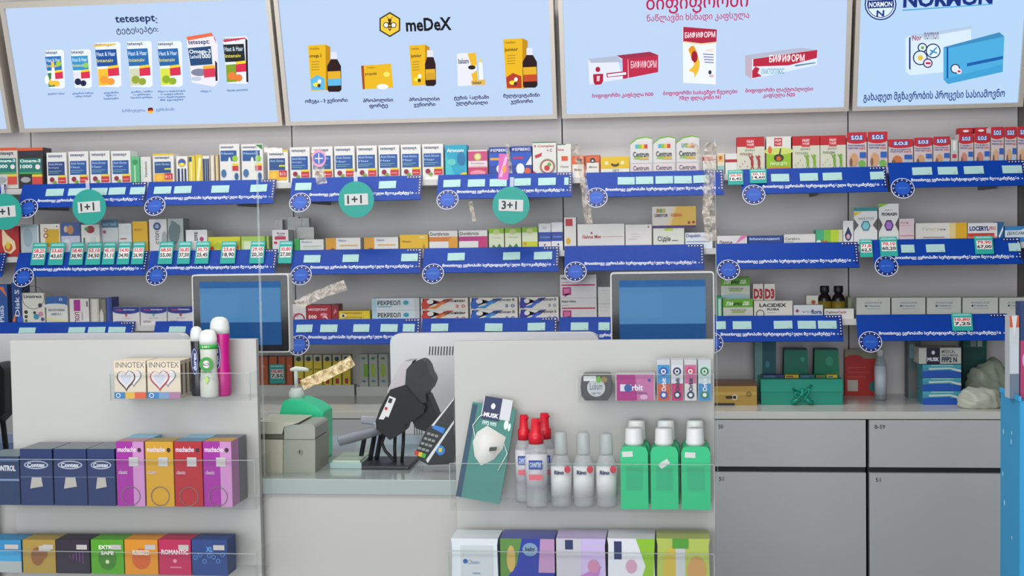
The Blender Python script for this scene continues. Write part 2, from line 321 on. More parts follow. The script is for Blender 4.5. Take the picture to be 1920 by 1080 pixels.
def d3(txt, rc, pl, A):
    r = '#b0184a'
    txt(1212, -12, 1403, 24, r, 'ბიფიფორმი', .01); txt(1213, 24, 1405, 41, '#b53468', 'ნაწლავში ხსნადი კაფსულა', .01)
    pl([(1103, 110), (1156, 105), (1168, 148), (1105, 158)], '#d6dcec'); pl([(1103, 110), (1108, 118), (1168, 116), (1156, 105)], '#a8b2c6')
    pl([(1156, 104), (1218, 97), (1234, 103), (1234, 135), (1168, 148), (1167, 110)], '#b52a48'); pl([(1156, 104), (1218, 97), (1234, 103), (1172, 110)], '#94304a')
    txt(1183, 113, 1231, 128, '#eec8d4', 'БИФИФОРМ', .01); pl([(1178, 111), (1179, 146), (1177.5, 146), (1177, 111)], '#e8b8c4')
    A.ell(1121, 130, 4.5, 5, '#a8203a'); pl([(1112, 139), (1131, 138), (1131, 152), (1127, 158), (1116, 159), (1113, 154)], '#a8203a'); pl([(1119, 142), (1125, 142), (1124, 152), (1119, 152)], '#e0b8c4')
    pl([(1137, 137), (1175, 133), (1175, 141), (1138, 145)], '#a8203a'); pl([(1139, 139), (1174, 135), (1174, 139.5), (1140, 143.5)], '#e0e4f0')
    pl([(1280, 50), (1343, 55), (1342, 158), (1281, 155)], '#dfe6f4'); pl([(1281, 50), (1344, 55), (1343, 80), (1315, 82), (1281, 78)], '#a82440'); pl([(1282, 77), (1315, 81), (1343, 78), (1343, 81), (1315, 84), (1282, 80)], '#e0d0a8')
    txt(1284, 59, 1341, 71, '#f0e0e8', 'БИФИФОРМ', .02)
    pl([(1290, 92), (1300, 84), (1306, 95), (1312, 118), (1310, 132), (1302, 146), (1301, 136), (1291, 132), (1300, 124), (1296, 108)], '#e2b43a'); A.ell(1298, 93, 6, 7, '#d8901c'); A.ell(1302, 106, 6, 11, '#9a2030'); A.ell(1297, 119, 4, 6, '#f0eef0')
    for i in range(4): pl([(1318+i, 100+5*i), (1338, 101+5*i), (1338, 103+5*i), (1318+i, 102+5*i)], '#7a7aa8')
    txt(1324, 91, 1338, 97, '#e8a83a', 'КИДС'); A.ell(1331, 135, 3, 4, '#3a3038'); A.ell(1334, 142, 5, 3, '#c8b8c0')
    pl([(1397, 103), (1500, 89), (1532, 93), (1410, 110)], '#aab0c4'); pl([(1397, 103), (1410, 110), (1409, 148), (1397, 140)], '#b6a8b8')
    pl([(1410, 110), (1532, 93), (1532, 121), (1409, 148)], '#cfdcec'); pl([(1412, 110), (1532, 93), (1531, 108), (1478, 122), (1412, 124)], '#b02840'); txt(1442, 101, 1508, 116, '#f6e8ec', 'БИФИФОРМ', .02)
    txt(1427, 128, 1470, 138, '#3a90a8', 'ЛАКТОПЛЮС', .01); pl([(1410, 146), (1410, 132), (1416, 124), (1424, 128), (1420, 136), (1428, 142)], '#b02840')
    pl([(1490, 121), (1528, 116), (1528, 118), (1490, 124)], '#5a7aa0')
    for x0, x1, y, t in ((1110, 1225, 173, 'ბიფიფორმი კაფსულა N30'), (1243, 1382, 168, 'ბიფიფორმი საბავშვო წვეთები'), (1273, 1351, 178, '7მლ ფლაკონი N1'), (1397, 1524, 163, 'ბიფიფორმი ლაქტოპლიუსი'), (1430, 1490, 173, 'კაფსულა N20')):
        txt(x0, y, x1, y+10, '#b2326c', t, .03)
lightbox(1062, 1582, 207, 'backlit sign panel with crimson heading above three crimson and white packs', d3)
def d4(txt, rc, pl, A):
    n = '#1a2f78'
    A.ell(1651, 8, 30, 30, n); A.ell(1651, 8, 27.5, 27.5, '#d4e4f6'); A.ell(1651, 8, 25.5, 25.5, n); A.ell(1651, 8, 24, 24, '#cfe1f5')
    pl([(1627, 1), (1675, -1), (1675, 14), (1627, 16)], n); txt(1629, 3, 1673, 13, '#e4eefa', 'NORMON', .02); txt(1643, 19, 1658, 31, n, 'N', .03)
    txt(1693, -16, 1862, 12, n, 'NORMON', .04); pl([(1692, 18), (1861, 6.5), (1861, 8.5), (1692, 20.5)], '#4a9fd0')
    pl([(1698, 72), (1706, 66), (1820, 48), (1822, 130), (1706, 141), (1698, 134)], '#cbdcf0'); pl([(1704, 70), (1707, 70), (1707, 132), (1704, 128)], n); pl([(1706, 66), (1820, 48), (1822, 54), (1708, 73)], '#aabfd8')
    txt(1710, 66, 1728, 76, '#a0405a', 'Nor', .02); txt(1732, 60, 1760, 74, '#7a6a88', 'normon')
    for x, y, r, c in ((1729, 89, 9, '#cfdff0'), (1725, 108, 14, '#cfdff0'), (1749, 95, 14, '#d4e6f4'), (1739, 118, 9, '#e0d8e8')):
        A.ell(x, y, r, r, '#2a2f58'); A.ell(x, y, r-2.2, r-2.2, c)
    A.ell(1725, 108, 5, 5, '#d8b83a'); A.ell(1729, 89, 3, 3, '#6aa83a'); pl([(1735, 116), (1744, 116), (1744, 120), (1735, 120)], '#c02848')
    pl([(1741, 102), (1754, 88), (1757, 88), (1744, 104)], '#2f82c0'); pl([(1742, 92), (1757, 98), (1755, 100), (1744, 96)], '#2f82c0')
    pl([(1768, 88), (1873, 60), (1882, 68), (1879, 134), (1776, 157), (1768, 148)], '#4aa3d2'); pl([(1768, 88), (1873, 60), (1882, 68), (1776, 90)], '#3c84b4'); pl([(1774, 88), (1777, 88), (1777, 156), (1774, 154)], '#1d4c98')
    pl([(1812, 118), (1880, 104), (1879, 110), (1812, 124)], '#1d5aa0'); txt(1856, 126, 1878, 134, n, 'NORMON', .02)
    pl([(1768, 148), (1879, 120), (1879, 134), (1776, 157)], '#3f98ca'); A.ell(1790, 128, 9, 9, '#2a2f58'); A.ell(1790, 128, 7, 7, '#cfdff0'); A.ell(1797, 133, 5, 5, '#e0d8e8'); A.ell(1797, 133, 3, 2, '#c02848')
    txt(1618, 169, 1883, 189, '#1f3478', 'გახადეთ მგზავრობის პროცესი სასიამოვნო', .02)
lightbox(1606, 1908, 193, 'backlit sign panel with round navy emblem above a white and a blue travel pack', d4, '#afcceb')
xe = at(26, 245, LY).x
lightbox((xe-.85,), (at(16, 240, LY).x,), 240, 'backlit sign panel cut off by the left edge of the photo', None)

# ================================================================ WALL SHELVES, PRICE STRIPS AND BADGES
YS = -.28                      # shelf front
YB = -.285; TT = math.radians(27); SLEN = .085
ROWS = {1: [(-10, 346, 38), (290, 341, 547), (810, 328.5, 1054), (1350, 318.5, 1590), (1790, 302.5, 1905)],
        2: [(-10, 474, 38), (280, 470.5, 547), (800, 465.5, 1054), (1330, 457.5, 1590), (1780, 447.5, 1905)],
        3: [(-10, 605, 38), (290, 602.5, 547), (800, 597, 1054), (1330, 592.5, 1590), (1760, 589, 1905)]}
edges = [xl] + seamX + [xr]
SHZ = {}; TOPZ = {}
white_melamine = mat('#c9c7c4', .45, noise=.01)
rname = {1: 'top', 2: 'middle', 3: 'lowest'}
bname = ['far left', 'second from left', 'centre', 'second from right', 'right-hand']
for r, L in ROWS.items():
    for b, (px, py, _) in enumerate(L):
        zt = at(px, py, YB).z; TOPZ[r, b] = zt; z = zt-.013; SHZ[r, b] = z
        root = empty('wall_shelf', ((edges[b]+edges[b+1])/2, -.14, z-.018), f'white wall shelf, {rname[r]} row, in the {bname[b]} wall bay', 'shelf', 'white wall shelves')
        hw = (edges[b+1]-edges[b])/2-.004
        q = MB(); q.box((-hw, YS+.14, 0), (hw, .139, .018), white_melamine); q.build('board', root)
        for sx in (-1, 1):
            q = MB(); q.prism([(0, 0), (0, -.05), (.006, -.05), (.006, 0)], YS+.2, .139, mat('#6d6b6a', .4, .5))
            q.build('bracket', root, (sx*(hw-.12), 0, 0))
def bay(px):
    return 0 if px < 30 else 1 if px < 543 else 2 if px < 1054 else 3 if px < 1592 else 4
BLUE = mat('#043c9c', .4, spec=.2); BNAVY = mat('#0a1f66', .35); MINT = mat('#a8cecb', .5, noise=.02); STAR = mat('#e8ecf4', .5)
stext = 'მოითხოვე ევროპაში სერტიფიცირებული მედიკამენტები'
def bandpt(x, s, off, zt): return (x, YB - s*math.sin(TT) - off*math.cos(TT), zt - s*math.cos(TT) + off*math.sin(TT))
def strip(row, x0, x1, tags, label, corner=True, badge=True):
    b = bay((x0+x1)/2); zt = TOPZ[row, b]; py = ROWS[row][b][1]+20; Ym = YB-.02
    X0, X1 = at(x0, py, Ym).x, at(x1, py, Ym).x
    root = empty('price_strip', (X0, YB, zt), label, 'shelf strip', 'blue shelf-edge strips')
    inv = lambda p: (p[0]-X0, p[1]-YB, p[2]-zt)
    q = MB()
    vs = [inv(bandpt(x, s, o, zt)) for o in (.0, -.003) for x, s in ((X0, SLEN), (X1, SLEN), (X1, 0), (X0, 0))]
    q.add(vs, [(0,1,2,3),(7,6,5,4),(0,4,5,1),(1,5,6,2),(2,6,7,3),(3,7,4,0)], BLUE)
    A = Art(q, lambda x, s, k: inv(bandpt(x, s, EPS*k, zt)))
    def rc(xa, sa, xb, sb, c): q.add([inv(bandpt(x, s, EPS*A.k, zt)) for x, s in ((xa, sb), (xb, sb), (xb, sa), (xa, sa))], [(0,1,2,3)], c); A.k += 1
    if corner:
        rc(X1-.048, .001, X1-.001, .010, BNAVY); rc(X1-.011, .001, X1-.001, SLEN-.012, BNAVY)
        for i in range(5): q.add([inv(bandpt(X1-.045+i*.009+.002*math.cos(a), .0055+.002*math.sin(a), EPS*A.k, zt)) for a in [-j*math.pi/3 for j in range(6)]][::1], [(0,1,2,3,4,5)], STAR)
        for i in range(7): q.add([inv(bandpt(X1-.006+.002*math.cos(a), .0055+i*.0095+.002*math.sin(a), EPS*A.k, zt)) for a in [-j*math.pi/3 for j in range(6)]], [(0,1,2,3,4,5)], STAR)
        q.add([inv(bandpt(X1-.015+.002*math.cos(a), .0625+.002*math.sin(a), EPS*A.k, zt)) for a in [-j*math.pi/3 for j in range(6)]], [(0,1,2,3,4,5)], STAR); A.k += 1
    vs, fs = text_mesh(stext, .035); ta, tb = X0+.062, X1-.024
    if tb-ta > .1:
        if tb-ta > .36: tb = ta+.36
        q.add([inv(bandpt(ta+x*(tb-ta), .069-y*.0135, EPS*A.k, zt)) for x, y in vs], fs, STAR)
    q.build('strip_panel', root)
    for t in tags:
        a, c = at(t[0], py, Ym).x, at(t[1], py, Ym).x; tl = random.uniform(-.001, .001)
        g = MB(); vs = [inv(bandpt(x, s, o, zt)) for o in (.0022, .0008) for x, s in ((a, .045), (c, .045+tl), (c, .019+tl), (a, .019))]
        g.add(vs, [(0,1,2,3),(7,6,5,4),(0,4,5,1),(1,5,6,2),(2,6,7,3),(3,7,4,0)], MINT)
        GA = Art(g, lambda x, s, k: inv(bandpt(x, s, .0022+EPS*k, zt)))
        g.add([inv(bandpt(x, s, .0025, zt)) for x, s in ((c-.014, .042), (c-.006, .042), (c-.006, .0395), (c-.014, .0395))], [(0,1,2,3)], '#8fb0ac')
        g.build('price_label', root)
    if badge:
        g = MB(); cx, cs, R = X0+.035, SLEN+.004, .034
        def disc(R_, k, c, n=32): g.add([inv(bandpt(cx+R_*math.cos(a), cs+R_*math.sin(a), .003+k*EPS, zt)) for a in [-2*math.pi*i/n for i in range(n)]], [tuple(range(n))], c)
        n = 32; ring = [[inv(bandpt(cx+R*math.cos(-2*math.pi*i/n), cs+R*math.sin(-2*math.pi*i/n), o, zt)) for i in range(n)] for o in (.003, .001)]
        g.add(ring[0]+ring[1], [tuple(range(n)), tuple(range(2*n-1, n-1, -1))]+[(i, n+i, n+(i+1)%n, (i+1)%n) for i in range(n)], '#d8dcec')
        disc(R-.0022, 1, BNAVY); disc(R-.0115, 2, mat('#1650b4', .4))
        for i in range(12):
            a = i*math.pi/6
            g.add([inv(bandpt(cx+(R-.007)*math.cos(a)+.0021*math.cos(t), cs+(R-.007)*math.sin(a)+.0021*math.sin(t), .0037, zt)) for t in [-j*math.pi/3 for j in range(6)]], [(0,1,2,3,4,5)], STAR)
        vs, fs = text_mesh('ევროპული', .01); g.add([inv(bandpt(cx-.014+x*.028, cs+.0035-y*.007, .0038, zt)) for x, y in vs], fs, '#5a8cd8')
        g.build('round_badge', root)
rl = {1: 'top', 2: 'middle', 3: 'lowest'}
STR = [(1, -190, 5, [], 'at the far left'), (1, 38, 272, [(85, 118), (127, 160), (170, 200), (203, 234), (243, 271)], 'under the fish oil and first herbal cartons'),
 (1, 275, 515, [(288, 320), (326, 358), (396, 429), (469, 500)], 'under the yellow tubes and nasal spray cartons'),
 (1, 545, 790, [(553, 583), (710, 742)], 'behind the central one plus one disc'),
 (1, 820, 1073, [(831, 863), (877, 909), (918, 950), (964, 995), (1009, 1042), (1058, 1066)], 'behind the three plus one disc'),
 (1, 1097, 1357, [(1158, 1190), (1192, 1225), (1229, 1262), (1264, 1297), (1300, 1330)], 'under the three arched vitamin cartons'),
 (1, 1390, 1663, [(1446, 1480), (1500, 1534), (1543, 1579), (1632, 1658)], 'under the red-topped tea cartons'),
 (1, 1667, 1925, [(1711, 1748), (1759, 1796), (1808, 1845), (1880, 1917)], 'under the red plaster cartons at right'),
 (2, -200, 8, [], 'at the far left'), (2, 30, 275, [], 'holding seven teal price cards'), (2, 278, 518, [], 'holding the teal cards left of the monitor'),
 (2, 547, 790, [(569, 600), (642, 672), (752, 783)], 'under the low white and amber cartons'),
 (2, 793, 1048, [(839, 871), (943, 975), (1001, 1035)], 'under the three lime green cartons'),
 (2, 1058, 1320, [], 'without price labels, above the right monitor'), (2, 1343, 1610, [], 'without price labels, above the lime digestive cartons'),
 (2, 1637, 1915, [(1690, 1715), (1737, 1772), (1892, 1914)], 'at the right end with two teal cards'),
 (3, -10, 250, [(34, 65), (127, 158), (164, 196), (202, 234)], 'partly behind the left counter panel'),
 (3, 288, 500, [(316, 347)], 'running behind the left monitor'),
 (3, 543, 787, [(555, 585), (600, 632), (662, 692), (713, 745), (755, 777)], 'under the stacked green-white ointment cartons'),
 (3, 790, 1045, [(808, 840), (909, 942), (989, 1022)], 'under the orange and blue ointment cartons'),
 (3, 1048, 1300, [(1070, 1103), (1122, 1143)], 'running behind the right monitor'),
 (3, 1312, 1580, [(1343, 1361), (1374, 1409), (1451, 1486), (1496, 1530), (1534, 1569)], 'under the lime boxes and brown bottles'),
 (3, 1607, 1891, [], 'under the five identical white cartons')]
for r, a, b, t, l in STR: strip(r, a, b, t, f'blue price strip, {rl[r]} row, {l}')

# price cards
TEAL = mat('#22a398', .5)
def card(px0, px1, pyt, pyb, t1, t2, row, label, Yp=None):
    if Yp is None: Yc = YB-.03
    else: Yc = Yp
    a = at(px0, pyt, Yc); b = at(px1, pyb, Yc); wd = b.x-a.x; h = a.z-b.z
    q = MB(); q.box((0, 0, 0), (wd, .0015, h), TEAL)
    A = Art(q, lambda u, v, k: (u*wd, -EPS*k, v*h))
    A.run([('r', .06, .86, .94, .9, '#a8dcd4'), ('t', .12, .9, .88, .97, '#c8ece8', 'ფასდაკლება'), ('r', .1, .26, .92, .74, '#e8e6e4'), ('t', .14, .52, .88, .72, '#c8202c', t1, .03), ('t', .12, .28, .9, .49, '#16161a', t2, .03)])
    o = q.build('price_card', None, (a.x, Yc, b.z), (0, 0, 0)); o.rotation_euler[0] = -math.radians(20) if Yp is None else 0
    tag(o, label, 'price card', 'teal handwritten price cards')
cds = [(55, 83, '58,25', '37,50'), (88, 117, '53,60', '43,65'), (127, 154, '58,40', '38,90'), (158, 187, '53,10', '34,50'), (189, 213, '45,10', '31,11'), (217, 241, '54,90', '34,90'), (244, 268, '33,55', '26,90'),
       (294, 322, '68,50', '55,00'), (330, 355, '36,85', '37,50'), (363, 390, '30,75', '25,45'), (411, 440, '23,61', '18,90'), (466, 494, '29,45', '20,30'), (520, 546, '30,80', '27,00')]
posn = ['leftmost', 'second from left', 'third from left', 'fourth from left', 'fifth from left', 'sixth from left', 'seventh from left', 'eighth from left', 'ninth from left', 'tenth from left', 'eleventh from left', 'twelfth from left', 'thirteenth from left', 'fourteenth from left']
for i, (a, b, t1, t2) in enumerate(cds): card(a, b, 453-i*.3, 497-i*.3, t1, t2, 2, f'teal price card reading {t2} on the middle shelf strip, {posn[i]}')
card(1613, 1637, 447, 482, '71,8', '62,5', 2, 'teal price card beside gap between strips, under the hexagon-marked cartons')
card(1651, 1684, 442, 480, '70,10', '60,20', 2, 'teal price card reading 60,20 under the purple hexagon carton')
card(1829, 1864, 440, 476, '79,90', '67,00', 2, 'teal price card reading 67,00 under the red and navy nail carton')
card(1365, 1394, 317, 346, '20,95', '16,42', 1, 'teal price card reading 16,42 at the gap in the top row')
card(1406, 1438, 315, 343, '20,15', '14,60', 1, 'teal price card under the first red-topped tea carton')
card(1786, 1825, 586, 620, '10,80', '7,25', 3, 'teal price card under the white cartons at lower right')

# round promotion discs
def wob(cx, cy, R, t, tiltd, label):
    Yc = YB-.075; c = at(cx, cy, Yc); r = R/ (F/ (c-CAM).dot(fwd))
    root = empty('promotion_disc', (c.x, Yc, c.z), label, 'sale sign', 'round teal promotion discs', (0, math.radians(tiltd), 0))
    q = MB(); n = 48
    q.prism([(r*math.cos(2*math.pi*i/n), r*math.sin(2*math.pi*i/n)) for i in range(n)], 0, .0015, mat('#109c8e', .45)); q.build('disc', root)
    q = MB(); wd, h = r*1.32, r*.62; q.box((-wd/2, -.001, -h*.5), (wd/2, -.0002, h*.5), '#cfd0cf')
    A = Art(q, lambda u, v, k: (-wd/2+u*wd, -.001-EPS*k, -h/2+v*h)); A.text(.12, .14, .74, .88, '#141414', t, .02)
    q.build('handwritten_label', root)
    q = MB(); q.box((-.006, .0016, r*.5), (.006, .0022, r*.98+.03), clear('clip_plastic', opac=.3)); q.build('hanger', root)
wob(8, 397, 34, '1+1', -3, 'teal disc cut off by the left edge of the photo')
wob(167, 388, 33, '1+1', -3, 'teal disc reading one plus one in front of the left strip')
wob(668, 374, 34, '1+1', -1, 'teal disc reading one plus one, fourth strip, near the hanging tape')
wob(958, 385, 35, '3+1', 3, 'teal disc reading three plus one below the blue flu cartons')

# ================================================================ CARTONS
def carton(x0, x1, yt, base, Yf, side, art, label, group=None, depth=.055, name='medicine_box', cat='box', shape=None, top=None, rot=0, parent=None):
    """front face between photo columns x0..x1, top at photo row yt, standing at height base with its front at Yf"""
    pm = (yt+30); a = at(x0, pm, Yf); b = at(x1, pm, Yf); zt = at((x0+x1)/2, yt, Yf).z
    wd = b.x-a.x; h = zt-base; mk = (lambda c: c)
    if Yf < -1: side = dim_near(side); top = dim_near(top) if top else top; mk = dim_near
    q = MB()
    if shape: q.prism([(-wd/2+u*wd, v*h) for u, v in shape], -depth/2, depth/2, side)
    else:
        q.box((-wd/2, -depth/2, 0), (wd/2, depth/2, h), side)
        if top: q.add([(-wd/2, -depth/2, h+EPS), (wd/2, -depth/2, h+EPS), (wd/2, depth/2, h+EPS), (-wd/2, depth/2, h+EPS)], [(0,1,2,3)], top)
    A = Art(q, lambda u, v, k: (-wd/2+u*wd, -depth/2-EPS*k, v*h), aspect=wd/h, mk=mk)
    A.run(art)
    o = q.build(name, None, ((a.x+b.x)/2, Yf+depth/2, base), (0, 0, rot))
    return tag(o, label, cat, group)
def R_(*a): return ('r',)+a
def T_(*a): return ('t',)+a
# ---- art families
W_ = '#dcdad6'
def herb(kind='b', t2='Haut'):
    bl = {'b': '#1f4f96', 'n': '#1c3a78'}[kind]
    return [T_(.08, .84, .8, .94, '#22305e', 'tetesept', .02), R_(.06, .36, .9, .74, bl), T_(.1, .64, .8, .71, '#a8c0e0', 'Anti-Stress', .01), T_(.1, .54, .6, .6, '#a8c0e0', t2, .01),
            R_(.1, .47, .75, .485, '#7ab0a8'), R_(.1, .42, .6, .435, '#7ab0a8'), R_(.56, .3, .96, .36, '#d8c82a'), R_(.56, .14, .96, .3, '#c02c34'), R_(.6, .2, .9, .22, '#e0a0a0'),
            ('c', .26, .24, .12, '#8a1c3a'), ('e', .4, .16, .1, .05, '#7a9a3a')]
omega = [R_(0, .93, 1, 1, '#d2542c'), T_(.06, .8, .82, .9, '#1c2a50', 'tetesept', .02), R_(.02, .36, .94, .74, '#14706c'), T_(.06, .62, .9, .72, '#dff0ea', 'Omega-3', .03), T_(.06, .5, .56, .59, '#dff0ea', '1000', .03),
         ('c', .78, .53, .1, '#e0dcd8'), R_(.02, .36, .94, .41, '#3c9a4a'), R_(.54, .29, .96, .35, '#d8c02a'), R_(.54, .1, .96, .29, '#c8443c'), ('e', .28, .22, .2, .07, '#9aa0a4')]
ylw = [R_(0, .94, 1, 1, '#d8b820'), T_(.08, .82, .8, .91, '#22305e', 'tetesept', .02), R_(.08, .4, .86, .75, '#1f4880'), T_(.12, .64, .8, .71, '#a8c0e0', 'Anti Stress', .01), R_(.56, .5, .86, .55, '#c8cc2a'),
       R_(.06, .1, .94, .38, '#e0a828'), ('c', .3, .24, .16, '#e8b83a'), R_(.56, .2, .94, .39, '#c02430'), T_(.6, .24, .88, .33, '#f0d0d0', 'B12')]
nasal = [T_(.06, .88, .72, .95, '#22305e', 'tetesept', .02), R_(.05, .58, .86, .84, '#1f5090'), T_(.1, .74, .7, .8, '#a8c0e0', 'Nasen', .01), ('e', .5, .5, .08, .18, '#e0e0d8'), ('p', [(.32, .1), (.68, .1), (.58, .36), (.54, .6), (.46, .6), (.42, .36)], '#d8dcdc'),
         R_(.64, .46, .94, .52, '#d8c82a'), R_(.64, .34, .94, .46, '#c02c34'), ('c', .78, .64, .14, '#8abc2a'), ('e', .2, .28, .13, .1, '#3a6a9a'), ('e', .84, .2, .1, .09, '#2a5a8a')]
SB = lambda r, px: SHZ[r, bay(px)]
YF = -.265
def row(r, items):
    for it in items:
        x0, x1, yt, side, art, label = it[:6]; kw = it[6] if len(it) > 6 else {}
        Y = kw.pop('Y', YF); base = kw.pop('base', None)
        bpx = kw.pop('bpx', (x0+x1)/2)
        carton(x0, x1, yt, SB(r, bpx) if base is None else base, Y, side, art, label, **kw)
def O(i, n=None):
    return ['leftmost', 'second', 'third', 'fourth', 'fifth', 'sixth', 'seventh'][i] if i < 7 else str(i)
G1 = dict(group='white and blue herbal cartons on the top shelf row')
items = [(-9, 33, 277, '#c8c4bc', omega, 'tall green-fronted fish oil carton with orange top, cut off by the left edge', dict(depth=.075, group='green fish oil cartons')),
         (35, 81, 277, '#2a2426', omega, 'tall green-fronted fish oil carton with orange top, right one of the pair', dict(depth=.06, group='green fish oil cartons'))]
for i, (a, b, t) in enumerate([(88, 125, 286), (129, 166, 284), (169, 206, 283), (209, 245, 283)]):
    items.append((a, b, t, W_, herb('b' if i else 'n', ['Beruhigung', 'Haar', 'Haar', 'Energie'][i]), f'white carton with blue block, {O(i)} of the four right of the fish oil cartons', dict(G1)))
items += [(246, 262, 293, '#5fae7a', [R_(.1, .1, .9, .9, '#4fa870'), ('c', .5, .8, .3, '#2f8a50'), R_(.4, .1, .5, .7, '#c8e8d0')], 'narrow mint green carton among the white herbal ones on the top row', {}),
          (264, 283, 294, '#d6d4cf', [('v', .35, .3, .65, .85, '#3a4440', 'Venotonic'), R_(.1, .1, .25, .9, '#b8d0c0')], 'narrow white carton with upright lettering beside the mint green one', {}),
          (287, 326, 288, W_, ylw, 'white carton with yellow top edge and blue block, left of the tube cartons', {}),
          (331, 352, 293, '#e0ded8', [('c', .5, .78, .36, '#b06a3a'), ('c', .5, .78, .3, '#2a5aa8'), ('e', .5, .72, .26, .06, '#e0d040'), R_(.1, .05, .3, .58, '#24365e'), R_(.45, .05, .6, .58, '#24365e'), R_(.72, .05, .88, .58, '#24365e')], 'narrow white carton with round blue badge and navy stripes', {}),
          (354, 366, 292, '#d8c03a', [R_(.3, .1, .5, .9, '#e8e0a0'), R_(.05, .8, .5, .96, '#1a4a70')], 'narrow yellow tube carton, left one of the pale yellow pair', {}),
          (367, 379, 290, '#d8bc38', [('p', [(.1, .1), (.5, .1), (.9, .9), (.5, .9)], '#ece4a8')], 'narrow yellow tube carton, right one of the pale yellow pair', {}),
          (380, 393, 292, '#dedad2', [R_(.05, .15, .95, .9, '#26304e'), R_(.35, .15, .45, .9, '#9aa8c8'), R_(.65, .15, .72, .9, '#9aa8c8')], 'narrow carton with navy vertical stripes between yellow and beige ones', {}),
          (395, 402, 291, '#d2c6b4', [R_(.3, .05, .6, .95, '#e6dccc')], 'slim beige carton edge, left one beside the nasal sprays', {}),
          (404, 410, 290, '#b8a070', [R_(.3, .05, .6, .95, '#e0d4b8')], 'slim tan carton edge, right one beside the nasal sprays', {}),
          (412, 449, 270, W_, nasal, 'taller white carton showing yellow-tipped nasal spray bottle', {}),
          (453, 493, 270, W_, nasal[:4]+[('p', [(0.66, .98), (.98, .98), (.98, .86)], '#2e7a3a')]+nasal[5:], 'taller white carton showing white spray bottle, green corner', {}),
          (502, 540, 281, W_, ylw, 'white carton with yellow edge and orange fruit between two strips', {})]
for i, (a, b, t) in enumerate([(544, 581, 276), (585, 624, 275), (627, 665, 274), (669, 707, 273), (710, 749, 272), (752, 789, 271), (792, 831, 270)]):
    items.append((a, b, t, W_, herb('b', 'Energie' if i == 0 else 'Haar'), f'white carton with blue block, {O(i)} of the central seven on the top row', dict(G1)))
